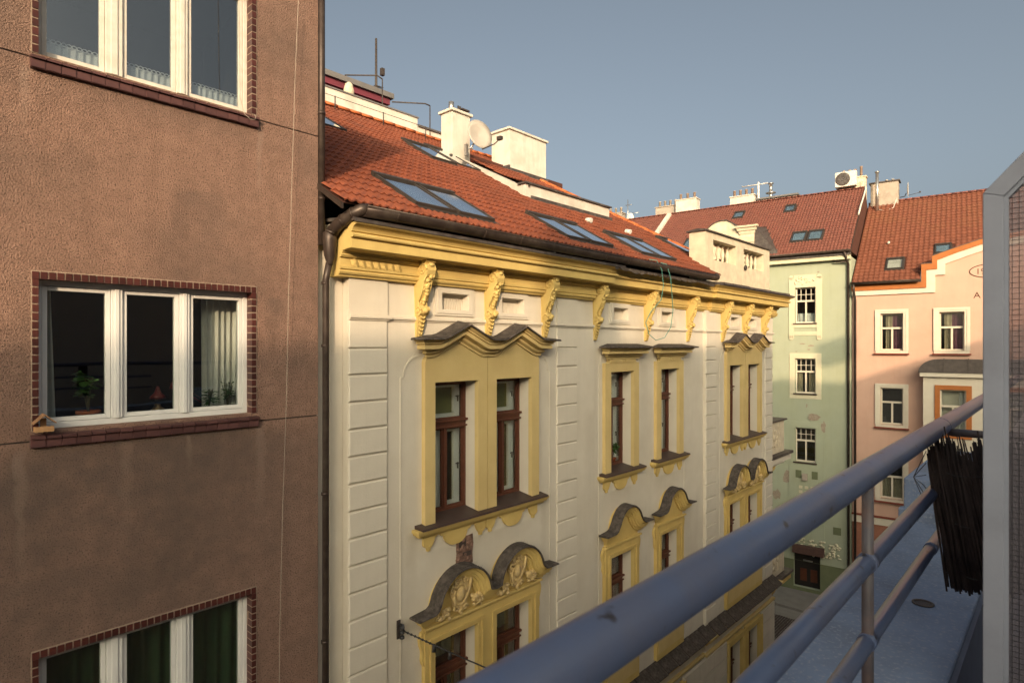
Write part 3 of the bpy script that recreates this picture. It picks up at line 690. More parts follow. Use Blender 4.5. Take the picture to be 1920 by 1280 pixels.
# scrolled brackets
def bracket():
    b = MB(); w_ = .155
    side = [(0,1.235),(.31,1.235),(.315,1.2),(.29,1.185),(.318,1.14),(.322,1.08),(.30,1.02),(.262,.975),(.235,.93),(.225,.87),(.20,.80),(.165,.74),(.14,.69),(.125,.63),(.13,.585),(.165,.55),(.178,.51),(.165,.465),(.13,.44),(.10,.43),(.098,.39),(.085,.33),(.07,.25),(.052,.17),(.035,.115),(.0,.10)]
    for (p0, z0), (p1, z1) in zip(side, side[1:]): pass
    def wid(z): return w_/2*(1 if z > .44 else .60+.40*(z-.1)/.34)
    n = len(side)
    L = [(-wid(z), -p, z) for p, z in side]; Rr = [(wid(z), -p, z) for p, z in side]
    b.add(L+Rr, [tuple(range(n)), tuple(range(n,2*n))[::-1]]+[(i,(i+1)%n,(i+1)%n+n,i+n) for i in range(n)])
    for s in (-1, 1):
        x = s*w_/2
        for c, r in (((.215,1.09),.10),((.11,.515),.062)):
            sp = [(x+s*.006, -(c[0]+r*(1-t/14)*math.cos(t*.75)), c[1]+r*(1-t/14)*math.sin(t*.75)) for t in range(13)]
            b.tube(sp, [max(.006,.016*(1-k/16)) for k in range(13)], 6)
            b.sph((x+s*.006,-c[0],c[1]), (.014,.024,.024), 8, 5)
        b.tube([(x*.92,-.30,1.02),(x*.92,-.232,.93),(x*.92,-.222,.86),(x*.92,-.165,.745),(x*.92,-.125,.64)], .013, 6)
    rr = random.Random(2)
    for z, p, r in ((.99,.285,.034),(.94,.255,.038),(.89,.245,.03),(.85,.232,.04),(.80,.215,.036),(.755,.19,.04),(.71,.165,.032),(.665,.15,.038),(.62,.14,.03)):
        b.sph((rr.uniform(-.02,.02),-p,z), (r*1.1,r*.8,r), 7, 5); b.sph((rr.choice((-1,1))*.042,-p+.012,z+.015), (r*.6,r*.6,r*.7), 6, 4)
    for z, p in ((.41,.11),(.35,.1),(.29,.085),(.235,.072),(.18,.055),(.135,.04)):
        k = .6+.4*(z-.1)/.34
        for s in (-1, 1): b.tube([(0,-p-.012,z-.02),(s*.03*k,-p-.02,z+.005),(s*.058*k,-p+.002,z+.03)], [.010,.016*k,.006], 6)
    b.sph((0,-.19,.51), (.05,.03,.045), 8, 5); b.sph((0,-.318,1.16), (.055,.03,.03), 8, 5)
    return b.mesh('scroll_bracket', 'ochre')
bme = bracket()
for a, y in ((5.56,.03),(6.995,.03),(8.44,.03),(10.06,.05),(12.13,.09),(14.18,.09),(16.1,.03),(17.56,.03),(19.05,.03)):
    o = bpy.data.objects.new('scroll_bracket', bme); COL.objects.link(o); place(o, yel, (a, y, 0))

# attic vents with a ribbed back in a double frame
def vent(a0, a1, y):
    v = MB(); v.plate(a0, a1, .46, .925, y-.028, y, [(a0+.13,a1-.13,.555,.80)]); v.plate(a0+.045, a1-.045, .495, .885, y-.042, y-.028, [(a0+.125,a1-.125,.55,.805)])
    o = v.build('attic_vent', 'cream', yel)
    b = MB(); b.box(a0+.1, a1-.1, y+.13, y+.15, .53, .83); n = int((a1-a0-.26)/.035)
    for i in range(n):
        x = a0+.135+(i+.5)*(a1-a0-.27)/n; b.box(x-.008, x+.008, y+.105, y+.1295, .556, .74)
    b.build('ribbed_back', 'cream', o)
for i, (a0, a1) in enumerate(PAN): vent(a0, a1, .09 if i in (2,3) else .03)

# windows: one of each kind is built, the others are copies
def cas_window(kind):
    W, H = .888, 2.08; f = MB(); y0, y1 = 0, .07; t = .048; mh = .03
    f.box(0, t, y0, y1, 0, H); f.box(W-t, W, y0, y1, 0, H); f.box(t, W-t, y0, y1, 0, .075); f.box(t, W-t, y0, y1, H-t, H)
    f.box(t, W-t, y0-.015, y1, 1.33, 1.47); f.box(0, W, y0-.055, y0-.016, 1.43, 1.465); f.box(0, W, y0-.04, y0-.0165, 1.335, 1.36); f.box(W/2-mh, W/2+mh, y0-.012, y1, .075, 1.33)
    o = f.build('window', 'wood_brown', yel)
    inf = MB(); s = .024
    cells = [(t,W/2-mh,.075,1.33),(W/2+mh,W-t,.075,1.33),(t,W-t,1.47,H-t)]
    for a, b, c, d_ in cells:
        MB().box(a,a+s,y0+.02,y1-.01,c,d_).box(b-s,b,y0+.02,y1-.01,c,d_).box(a+s,b-s,y0+.02,y1-.01,c,c+s).box(a+s,b-s,y0+.02,y1-.01,d_-s,d_).build('sash', 'wood_brown', o)
        MB().box(a+s-.004, b-s+.004, y0+.038, y0+.043, c+s-.004, d_-s+.004).build('pane', 'pane', o)
    q = .12
    for a, b, c, d_ in [(.0,W/2-.002,.0,1.36),(W/2+.002,W,.0,1.36),(.0,W,1.42,H)]:
        MB().box(a,a+q,.16,.21,c,d_).box(b-q,b,.16,.21,c,d_).box(a+q,b-q,.16,.21,c,c+q).box(a+q,b-q,.16,.21,d_-q,d_).build('inner_sash', 'white_frame' if kind == 'top' else 'wood_brown', o)
    hd = MB()
    if kind == 'top':
        for z in (1.72, .62): hd.box(W-.05, W-.035, .135, .16, z, z+.10); hd.box(W-.10, W-.035, .125, .137, z+.08, z+.10)
        hd.build('handle', 'iron', o)
    r = MB(); r.add([(-.03,.215,-.05),(W+.03,.215,-.05),(W+.03,.215,H+.05),(-.03,.215,H+.05),(-.1,1.5,-.1),(W+.1,1.5,-.1),(W+.1,1.5,H+.1),(-.1,1.5,H+.1)],
        [(4,5,6,7),(0,1,5,4),(1,2,6,5),(2,3,7,6),(3,0,4,7)]); r.build('room', 'room', o)
    if kind == 'top':
        b = MB(); n = 40
        for i in range(n): z = 1.42+i*(H-1.44)/n; b.box(.05, W-.05, .235, .25, z, z+.0125)
        b.build('blind', 'blind', o)
    return o
proto_t = cas_window('top'); proto_l = cas_window('low')
def put_window(proto, a, z, y, first):
    loc = Vector(YO)+Vector((a, y, z))
    if first: proto.location = loc; return proto
    return dup(proto, yel, loc)
wins = []
for i, (a, b) in enumerate(OPEN_T):
    y = .24+(.06 if i in (2,3) else 0)
    wins.append(put_window(proto_t, a, ZT[0], y, i == 0))
    wl2 = put_window(proto_l, a, ZL[0], y, i == 0)
    dup(proto_l, yel, Vector(YO)+Vector((a, y, ZG[0]+.6)))
# differences between the windows: curtains and one potted plant
for i, kind in ((2,'curtain'),(3,'blind')):
    curtain(.45 if i == 2 else .05, .84, .3, .05, 2.0, 4, .03, 'curtain', 'curtain' if i == 2 else 'curtain_beige', wins[i])
for w_ in [o for o in yel.children if o.name.startswith('window') and o.children and o not in wins][:6]:
    curtain(.42, .86, .34, .05, 2.0, 4, .03, 'curtain', 'curtain_beige', w_)
    curtain(.0, .25, .34, .05, 2.0, 3, .03, 'curtain', 'curtain_beige', w_)
for i in (0, 1):
    curtain(.0, .30, .29, .05, 1.3, 4, .02, 'curtain', 'curtain', wins[i])
potted('potted_plant', 'bushy plant on the sill inside the fourth upper window of the cream house', -7.0-.36, 11.22, -2.55, .34, .07, 60, .09, .05, .13, 21)

# surrounds, sills, aprons, hoods
def apron_half(w_, s0):
    pts = [(0,0),(0,-.15),(.02,-.17),(.045,-.19),(.07,-.20),(.075,-.245),(.125,-.245),(.13,-.20),(.155,-.185),(.18,-.15),(.2,-.11),(.215,-.07),(.27,-.035),(.325,-.045),(.355,-.08),(.40,-.085),(.415,-.14),(.455,-.20),(.52,-.245),(.58,-.26)]
    k = w_/1.285 if w_ < 1.5 else 1
    half = [(s0+p*w_/1.285, q) for p, q in pts]; mir = [(2*s0+w_-x, q) for x, q in half[::-1]]
    return half+mir
def sill_set(a0, a1, z, y, gaps):
    s = MB(); s.prism([(.27,.075),(-.19,.0),(-.2,-.025),(.27,-.01)][::1], 'x', a0-.13, a1+.13)
    k = len(s.v); s.v = [(v[0], v[1]+y, v[2]+z) for v in s.v]
    s.build('sill', 'sill_metal', yel)
    m = MB(); m.sweep(wrap_frames([(a0-.02,z-.022),(a1+.02,z-.022)], y), [(-.02,0),(.165,0),(.165,-.045),(.145,-.05),(.135,-.085),(.10,-.095),(.09,-.125),(-.02,-.13)])
    m.build('sill_moulding', 'ochre', yel)
    ap = MB()
    for s0, w_ in gaps: ap.prism([(x, zz+z-.145) for x, zz in apron_half(w_, s0)], 'y', y-.045, y+.001)
    ap.build('apron', 'ochre', yel)
    for s0, w_ in gaps:
        kk = w_/1.285
        dm = MB()
        for x in (s0+.1*kk, s0+w_-.1*kk): dm.sph((x, y-.047, z-.145-.175), (.02,.012,.02), 7, 4)
        dm.build('apron_boss', 'ochre', yel)
def cover_and_mould(path, y, mould, radial, extra=.035, tm='ochre_pale', spikes=True, slope=.06):
    m = MB(); m.sweep(wrap_frames(path, y, radial), mould, True, False); o = m.build('pediment', tm, yel)
    c = MB(); P = max(p for p, q in mould)
    c.sweep(wrap_frames(path, y, radial), [(0,slope),(P+extra,.012),(P+extra+.012,-.012),(P+extra,-.02),(P+extra-.03,-.008),(0,.02)], True, False)
    c.build('cover', 'hood_slate', o)
    if spikes:
        sp = MB(); rr = random.Random(int(path[0][0]*100)); L = 0
        for (a, z), (b, q) in zip(path, path[1:]):
            l = math.hypot(b-a, q-z); n = max(1, int(l/.035))
            for i in range(n):
                u = (i+rr.random()*.6)/n; x, zz = a+(b-a)*u, z+(q-z)*u; yy = y-P*rr.choice((.25,.8)); zz += slope*(1-.8*abs(yy-y)/P)
                nx, nz = (-(q-z)/l, (b-a)/l) if radial else (0, 1)
                h = .075; dx = rr.uniform(-.012,.012)
                sp.add([(x-.0015,yy,zz),(x+.0015,yy,zz),(x+nx*h+dx,yy,zz+nz*h)], [(0,1,2)])
        stuff(sp.build('bird_spikes', 'wire', o))
    return o
PED = [(-.02,-.275),(.03,-.275),(.035,-.245),(.025,-.24),(.055,-.225),(.08,-.21),(.085,-.185),(.07,-.178),(.07,-.168),(.165,-.155),(.178,-.15),(.178,-.095),(.16,-.09),(.16,-.08),(.195,-.075),(.20,-.055),(.185,-.05),(.215,-.035),(.24,-.012),(.25,0),(-.02,.0)]
def pair_top(off):
    y = .03-.085
    for s, (j0, j1) in ((0,(5.634,6.918)),(1,(6.938,8.222))):
        o0, o1 = OPEN_T[s]; p = MB(); hole = [(off+o0,off+o1,ZT[0]-.05,ZT[1])]
        p.plate(off+j0, off+j1, ZT[0]-.02, -.245, y, .029, hole)
        x0, x1 = (5.70, 6.918) if s == 0 else (6.938, 8.156)
        cx = 6.28 if s == 0 else 7.576
        curve = [(x0-.066,-.2449),(x0-.05,-.19),(x0-.01,-.15),(x0,-.10),(x0,-.02)] if s == 0 else [(x0,-.2449),(x0,-.02)]
        rc = [(x1,-.02),(x1,-.2449)] if s == 0 else [(x1,-.02),(x1,-.10),(x1+.01,-.15),(x1+.05,-.19),(x1+.066,-.2449)]
        p.prism([(off+a, z) for a, z in curve+[(cx,.22)]+rc], 'y', y, .028)
        p.build('window_surround', 'ochre_pale', yel)
    MB().prism([(off+6.9,-.02),(off+6.957,-.02),(off+6.945,-.09),(off+6.985,-.12),(off+6.985,-.06),(off+7.01,-.02),(off+7.01,.02),(off+6.85,.02),(off+6.85,-.02),(off+6.87,-.06),(off+6.87,-.12),(off+6.912,-.09)], 'y', y-.03, y-.001).build('drop_ornament', 'ochre_pale', yel)
    cover_and_mould([(off+a, z) for a, z in ((5.66,.10),(5.76,.105),(5.84,.125),(6.28,.325),(6.72,.125),(6.80,.10),(7.06,.10),(7.14,.125),(7.576,.325),(8.02,.125),(8.10,.105),(8.20,.10))], y, PED, False)
    sill_set(off+5.634, off+8.222, ZT[0]-.03, .03, [(off+5.64,1.28),(off+6.94,1.28)])
pair_top(0); pair_top(10.633)
def single_top(a0, a1, cx):
    y = .09-.08; w0, w1 = a0-.215, a1+.215
    p = MB(); p.plate(w0, w1, ZT[0]-.02, -.36, y, .089, [(a0,a1,ZT[0]-.05,ZT[1])])
    p.prism([(w0+.12,-.3599),(w0+.15,-.33),(w0+.17,-.24),(w1-.17,-.24),(w1-.15,-.33),(w1-.12,-.3599)], 'y', y-.012, .088)
    p.build('window_surround', 'ochre_pale', yel)
    fr = MB(); q = y-.022
    fr.prism([(w0+.2,-.345),(w0+.24,-.265),(cx-.10,-.265),(cx-.06,-.305),(cx-.10,-.345)], 'y', q, y-.0125); fr.prism([(w1-.2,-.345),(w1-.24,-.265),(cx+.10,-.265),(cx+.06,-.305),(cx+.10,-.345)], 'y', q, y-.0125)
    fr.prism([(cx-.035,-.305),(cx,-.255),(cx+.035,-.305),(cx,-.352)], 'y', q, y-.0125); fr.build('raised_lozenge', 'ochre_pale', yel)
    cover_and_mould([(w0+.06,-.03),(w1-.06,-.03)], y, [(p_*1.0, q_*.9) for p_, q_ in PED], False, slope=.075)
    sill_set(w0, w1, ZT[0]-.03, .09, [(w0+.01, w1-w0-.02)])
single_top(*OPEN_T[2], 11.074); single_top(*OPEN_T[3], 13.178)

def cartouche():
    b = MB()
    b.sph((0,-.03,0), (.085,.055,.115), 14, 9)
    ring = [(.12*math.cos(q), -.03, .155*math.sin(q)) for q in [2*math.pi*k/24 for k in range(25)]]; b.tube(ring, .02, 7)
    pl = [(-.15,-.16),(-.17,-.02),(-.2,.06),(-.14,.14),(-.10,.21),(0,.19),(.1,.23),(.16,.2),(.17,.05),(.14,-.1),(.12,-.19),(.05,-.26),(-.05,-.26),(-.12,-.21)]
    b.prism(pl, 'y', -.03, 0)
    for cx, cz, r, t0, dr in ((-.16,.10,.06,0,1),(.12,.20,.05,2,1),(-.08,.22,.05,1,-1),(0,.25,.055,0,1),(-.10,-.2,.05,3,-1),(.09,-.22,.05,0,1),(0,-.27,.04,1,1)):
        sp = [(cx+r*(1-t/13)*math.cos(dr*(t*.7+t0)), -.04, cz+r*(1-t/13)*math.sin(dr*(t*.7+t0))) for t in range(12)]
        b.tube(sp, [.022*(1-k/18) for k in range(12)], 6)
    b.tube([(.10,-.05,-.1),(.17,-.055,.06),(.2,-.05,.21)], [.012,.022,.03], 7); b.tube([(-.17,-.05,.02),(-.14,-.055,-.1),(-.12,-.05,-.2)], [.03,.022,.012], 7)
    rr = random.Random(11)
    for sx in (-1, 1):
        for i in range(15): b.sph((sx*(.25+rr.uniform(0,.2)), -.035+rr.uniform(-.03,.02), -.10-abs(rr.gauss(0,.07))-(.12 if sx < 0 else 0)*rr.random()), rr.uniform(.022,.046), 7, 5)
        for i in range(5):
            c = (sx*(.24+rr.uniform(0,.2)), -.05, -.1-rr.uniform(0,.15)); b.tube([c,(c[0]+sx*.05,-.07,c[2]+.03),(c[0]+sx*.08,-.04,c[2]-.02)], [.012,.02,.005], 5)
    return b.mesh('cartouche', 'ornament')
cme = cartouche()
ARC = [(p*.72, q*1.12) for p, q in [(-.02,-.20),(.05,-.20),(.055,-.17),(.09,-.165),(.10,-.135),(.15,-.13),(.16,-.10),(.185,-.095),(.20,-.05),(.235,-.04),(.255,-.01),(.26,0),(-.02,0)]]
def arc_path(cx, r, zc, a_from=168, a_to=12, n=18): return [(cx+r*math.cos(R(a_from+(a_to-a_from)*i/n)), zc+r*math.sin(R(a_from+(a_to-a_from)*i/n))) for i in range(n+1)]
def lower_surround(w0, w1, ops, y, cxs, r, zc, tymp):
    p = MB(); p.plate(w0, w1, -7.3, -4.16, y, y+.084, [(a,b,ZL[0],ZL[1]) for a, b in ops])
    p.prism([(w0+.05,-4.1599),(w1-.05,-4.1599),(w1-.05,-3.95),(w0+.05,-3.95)], 'y', y+.012, y+.083)
    for c in cxs: p.prism([(c-r*.97,-3.951)]+[(x, z-.03) for x, z in arc_path(c, r*.97, zc, 172, 8, 14) if z > -3.90]+[(c+r*.97,-3.951)], 'y', y+.0125, y+.0825)
    o = p.build('window_surround', 'ochre', yel)
    m = MB()
    m.sweep(wrap_frames([(w0+.02,-4.14),(w1-.02,-4.14)], y), [(-.02,0),(.05,0),(.055,-.03),(.025,-.045),(.015,-.075),(-.02,-.08)])
    for a, b in ops:
        ap_ = [(a-.11,ZL[0]),(a-.11,ZL[1]+.09),(b+.11,ZL[1]+.09),(b+.11,ZL[0])]
        for (x0, z0, x1, z1) in ((a-.11,ZL[0],a-.075,ZL[1]+.05),(b+.075,ZL[0],b+.11,ZL[1]+.05),(a-.11,ZL[1]+.052,b+.11,ZL[1]+.09)): m.box(x0, x1, y-.022, y-.0005, z0, z1)
    m.build('architrave', 'ochre', yel)
    for x, s in ((w0,-1),(w1,1)): MB().prism([(x,-4.2),(x+s*.05,-4.22),(x+s*.085,-4.30),(x+s*.07,-4.40),(x+s*.035,-4.5),(x+s*.045,-4.62),(x+s*.02,-4.7),(x,-4.72)], 'y', y+.02, y+.08).build('side_scroll', 'ochre', yel)
    MB().box(w0+.06, w1-.06, y-.012, y-.0005, -7.15, -6.72).build('apron_panel', 'ochre_pale', yel)
    return o
def pair_low(off):
    y = .03-.085; w0, w1 = off+5.634, off+8.222; c1, c2 = off+6.28, off+7.576; r = .55; zc = -3.93
    lower_surround(w0, w1, [(off+OPEN_T[0][0],off+OPEN_T[0][1]),(off+OPEN_T[1][0],off+OPEN_T[1][1])], y, (c1, c2), r, zc, True)
    path = [(w0-.06,-3.90),(w0+.02,-3.89),(w0+.08,-3.85)]+[p for p in arc_path(c1, r, zc, 165, 8)]+[(off+6.928,-3.87)]+arc_path(c2, r, zc, 172, 15)+[(w1-.08,-3.85),(w1-.02,-3.89),(w1+.06,-3.90)]
    o = cover_and_mould(path, y, ARC, True, tm='ochre', slope=.03)
    bd = MB()
    for c in (c1, c2):
        for q in range(20, 165, 4): bd.sph((c+(r+.012)*math.cos(R(q)), y-.196, zc+(r+.012)*math.sin(R(q))), .013, 5, 3)
    stuff(bd.build('bead', 'hood_slate', o))
    for c in (c1, c2):
        k = bpy.data.objects.new('cartouche', cme); COL.objects.link(k); place(k, yel, (c, y-.03, -3.82))
pair_low(0); pair_low(10.633)
def single_low(a0, a1):
    y = .09-.085; w0, w1 = a0-.215, a1+.215; c = (a0+a1)/2; r = .46; zc = -3.85
    lower_surround(w0, w1, [(a0,a1)], y, (c,), r, zc, False)
    path = [(w0-.02,-3.85),(w0+.06,-3.84),(w0+.13,-3.81)]+arc_path(c, r, zc, 158, 22)+[(w1-.13,-3.81),(w1-.06,-3.84),(w1+.02,-3.85)]
    o = cover_and_mould(path, y, ARC, True, tm='ochre', slope=.03)
    bd = MB()
    for q in range(25, 160, 5): bd.sph((c+(r+.012)*math.cos(R(q)), y-.196, zc+(r+.012)*math.sin(R(q))), .013, 5, 3)
    stuff(bd.build('bead', 'hood_slate', o))
single_low(*OPEN_T[2]); single_low(*OPEN_T[3])
# hole knocked in the plaster below the first sill: exposed brick
bh = MB(); rr = random.Random(4)
edge = [(6.30,-3.46),(6.34,-3.50),(6.42,-3.49),(6.50,-3.51),(6.60,-3.48),(6.66,-3.45),(6.65,-3.30),(6.67,-3.15),(6.655,-3.0),(6.55,-3.01),(6.45,-2.99),(6.35,-3.02),(6.31,-3.1),(6.32,-3.25)]
bh.prism(edge, 'y', .012, .029); 
for i in range(26):
    x, z = rr.uniform(6.34,6.62), rr.uniform(-3.46,-3.04); bh.sph((x,.012,z), (rr.uniform(.03,.06),.022,rr.uniform(.02,.04)), 6, 4)
bh.build('exposed_brick', 'brick_hole', yel)
mb = MB(); mb.box(6.36, 6.5, .005, .011, -3.16, -3.06); mb.box(6.44, 6.62, .0, .011, -3.32, -3.25); mb.build('cavity', 'joint', yel)

# cordon between the storeys with slates, and the rusticated ground floor
CP = [(4.2,0),(10.05,0),(10.05,.07),(15.08,.07),(15.08,0),(19.95,0),(19.95,6)]
co = MB(); plan_sweep(co, CP, [(-.1,-7.85),(.03,-7.85),(.05,-7.78),(.09,-7.77),(.11,-7.70),(.2,-7.68),(.21,-7.58),(.25,-7.56),(-.1,-7.5)]); plan_sweep(co, CP, [(-.1,-8.16),(.03,-8.16),(.05,-8.10),(.03,-8.07),(-.1,-8.06)])
co.build('cordon', 'ochre_pale', yel)
sl_ = MB()
sl_.prism([(-.29,-7.575),(-.3,-7.55),(.02,-7.33),(.02,-7.37)], 'x', 0, .50); slm = sl_.mesh('slate', 'hood_slate')
for i in range(30):
    a = 4.3+i*.522
    o = bpy.data.objects.new('slate', slm); COL.objects.link(o); place(o, yel, (a, (.07 if 10.0 < a < 14.9 else 0)+random.uniform(-.012,.012), random.uniform(-.01,.01)))
rc = MB(); gops = [(a-.16, b+.16) for a, b in OPEN_T]; gops = [(gops[0][0],gops[1][1]), gops[2], gops[3], (gops[4][0],gops[5][1])]
for i in range(11):
    z1 = -8.19-i*.42; z0 = z1-.39; x = 4.2
    spans = []
    if z1 > ZG[1]+.25: spans = [(4.2, 19.95)]
    else:
        for a, b in gops: spans.append((x, a)); x = b
        spans.append((x, 19.95))
    for a, b in spans:
        n = max(1, round((b-a)/1.0))
        for k in range(n): MB().box(a+(b-a)*k/n+.006, a+(b-a)*(k+1)/n-.006, -.045, .029, z0, z1).build('rustication_block', 'cream', yel)
for a, b in OPEN_T:
    gs = MB()
    for q in ((a-.15,a,ZG[0],ZG[1]),(b,b+.15,ZG[0],ZG[1]),(a-.15,b+.15,ZG[1],ZG[1]+.16)): gs.box(q[0]+.001,q[1]-.001,-.07,.028,q[2],q[3])
    for q in ((a-.17,a-.11,ZG[0],ZG[1]+.1),(b+.11,b+.17,ZG[0],ZG[1]+.1),(a-.17,b+.17,ZG[1]+.101,ZG[1]+.18)): gs.box(q[0],q[1],-.095,-.0705,q[2],q[3])
    gs.build('ground_window_surround', 'ochre', yel)

# roof
ANG = math.atan(.585); RY, RZ = -.45, 1.76; SL = 8.6
ca, sa = math.cos(ANG), math.sin(ANG)
SK = [(5.42,6.20,.45,1.68),(6.27,7.05,.45,1.68),(8.98,9.72,.45,1.62),(9.79,10.55,.45,1.62),(11.66,12.42,.45,1.60),(12.49,13.27,.45,1.60),(15.72,16.5,1.6,2.68),(9.10,9.88,5.15,6.5),(9.98,10.72,5.2,6.75),(6.0,6.85,5.2,6.3)]
def hip_a(s_): # far edge of the roof
    return 17.25-.34*s_
def keepY(a, s_):
    if a > hip_a(s_): return False
    for a0, a1, s0, s1 in SK:
        if a0-.02 < a < a1+.02 and s0 < s_ < s1: return False
    if 10.75 < a < 14.35 and 3.5 < s_ < 6.2: return False
    if 14.9 < a and s_ < 1.15: return False
    if 10.5 < a < 11.3 and s_ > 6.2 and s_ < 6.8: return False
    return True
deck = MB(); deck.add([(4.0,RY,RZ),(14.93,RY,RZ),(14.93,RY+1.1*ca,RZ+1.1*sa),(16.9,RY+1.1*ca,RZ+1.1*sa),(14.33,RY+SL*ca,RZ+SL*sa),(4.0,RY+SL*ca,RZ+SL*sa)], [(0,1,2,3,4,5)])
deck.add([(16.9,RY+1.1*ca,RZ+1.1*sa),(14.33,RY+SL*ca,RZ+SL*sa),(19.5,RY+SL*ca,RZ),(19.5,RY+1.1*ca,RZ)], [(0,1,2),(0,2,3)])
deck.build('roof', 'roof_deck', yel)
tile_roof(yel, 'roof', 'tile_red', 4.02, 17.4, RY-.03, RZ+.005, ANG, SL, keepY, 290, lambda p: math.hypot(7-0+p[1], p[0]), w=.236, e=.335, rolls=2, h=.027)
# underside batten and verge board near the hopper
vb = MB(); vb.prism([(RY-.02,RZ-.08),(RY-.02,RZ-.01),(RY+SL*ca,RZ+SL*sa-.01),(RY+SL*ca,RZ+SL*sa-.08)], 'x', 3.99, 4.02); vb.build('verge_board', 'gutter', yel)
hr = MB(); L = 26
rt = MB(); rt.sweep([((0,0,0),(0,0,1),(0,1,0)),((.36,0,0),(0,0,1),(0,1,0))], [(0,-.12),(.05,-.1),(.085,-.05),(.095,0),(.085,.05),(.05,.1),(0,.12),(-.015,.1),(.07,0),(-.015,-.1)], True, True)
rme = rt.mesh('ridge_tile', 'ridge_tile')
for i in range(21):
    s0 = 1.15+i*.345; s1 = s0+.345
    p = Vector((hip_a(s0), RY+s0*ca, RZ+s0*sa+.03)); q = Vector((hip_a(s1), RY+s1*ca, RZ+s1*sa+.03))
    o = bpy.data.objects.new('ridge_tile', rme); COL.objects.link(o); place(o, yel, p); dv = (q-p).normalized()
    yv = Vector((1,.2,0)).cross(dv).normalized().cross(dv).normalized(); zv = dv.cross(yv)
    if zv.z < 0: yv, zv = -yv, -zv
    o.rotation_euler = Matrix((dv, yv, zv)).transposed().to_euler()
for i in range(29):                  # along the top of the slope
    o = bpy.data.objects.new('ridge_tile', rme); COL.objects.link(o); place(o, yel, (4.05+i*.36, RY+(SL-.02)*ca, RZ+(SL-.02)*sa+.05+random.uniform(-.01,.01)))
for a0, a1, s0, s1 in SK: skylight(yel, a0, a1, s0, s1, RY, RZ, ANG)
for a, s_ in ((11.9,2.35),(13.44,2.2)):
    v = MB(); on_slope(v, RY, RZ, ANG, lambda m: (m.tube([(a,s_,.0),(a,s_,.1),(a,s_-.12,.13)], .06, 8)))
    v.build('roof_vent', 'white_plastic', yel)
# little snow guard posts and wire by the top edge
sg = MB()
for i in range(6): a = 5.2+i*1.45; sg.tube([(a,RY+(SL-.5)*ca,RZ+(SL-.5)*sa),(a,RY+(SL-.5)*ca,RZ+(SL-.5)*sa+.42)], .015, 5)
sg.tube([(4.1,RY+(SL-.5)*ca,RZ+(SL-.5)*sa+.40),(12.5,RY+(SL-.5)*ca,RZ+(SL-.5)*sa+.40)], .008, 5); sg.build('snow_guard', 'iron', yel)
# fire wall behind the ridge
fw = MB(); fw.box(4.0, 13.1, 7.2, 7.5, 5.0, 6.5); fw.box(8.0, 11.2, 7.17, 7.52, 6.15, 6.72); fw.build('fire_wall', 'white_plaster', yel)
fc = MB(); fc.box(3.98, 7.98, 7.14, 7.56, 6.5, 6.55); fc.box(11.22, 13.15, 7.14, 7.56, 6.5, 6.55); fc.box(7.97, 11.23, 7.14, 7.56, 6.72, 6.76); fc.build('wall_coping', 'roof_grey', yel)

# chimneys with caps and flues
def chimney(bld, a0, a1, y0, y1, z0, z1, m, name='chimney', cap_h=.07, capm=None, over=.07, pots=(), potm='clay_pot', flash=True, pot_h=.3, pot_r=.07):
    o = MB().box(a0, a1, y0, y1, z0, z1).build(name, m, bld, bevel=.01)
    MB().box(a0-over, a1+over, y0-over, y1+over, z1+.001, z1+cap_h).build('cap', capm or m, o, bevel=.012)
    for (a, y, h_) in pots: MB().lathe([(pot_r,z1+cap_h),(pot_r,z1+cap_h+h_*.9),(pot_r*1.15,z1+cap_h+h_*.91),(pot_r*1.15,z1+cap_h+h_)], c=(a,y,0), n=10).build('chimney_pot', potm, o)
    for ch in o.children: ch.location = (0,0,0)
    return o
c1 = chimney(yel, 10.55, 11.2, 4.9, 5.34, 4.3, 6.17, 'white_plaster', capm='white_plaster', over=.06)
MB().lathe([(.075,6.24),(.075,6.5),(.06,6.5),(.06,6.3)], c=(10.72,5.12,0), n=12).build('flue', 'steel', c1)
MB().tube([(10.95,5.1,6.24),(10.95,5.1,6.46)], .025, 6).tube([(11.02,5.1,6.24),(11.02,5.1,6.46)], .025, 6).build('flue', 'iron', c1)
mm = MB(); mm.tube([(11.12,5.1,6.24),(11.12,5.1,6.36)], .012, 5); mm.box(11.0,11.28,5.0,5.12,6.36,6.40); mm.build('cowl', 'iron', c1)
fl = MB(); fl.add([(10.5,4.9-.02,4.3),(10.5,4.88,4.95),(10.5,5.4,5.2),(10.5,5.4,4.6)], [(0,1,2,3)]); fl.box(10.49,10.545,4.87,5.4,4.35,5.02); fl.box(10.49,10.8,4.86,4.895,4.3,4.95); fl.build('flashing', 'zinc', c1)
c2 = chimney(yel, 13.44, 15.2, 5.54, 6.3, 4.6, 6.60, 'white_plaster', capm='white_plaster', over=.06)
MB().box(13.40, 15.24, 5.48, 5.535, 4.6, 5.42).box(13.38, 13.435, 5.5, 6.3, 4.7, 5.5).build('flashing', 'zinc', c2)
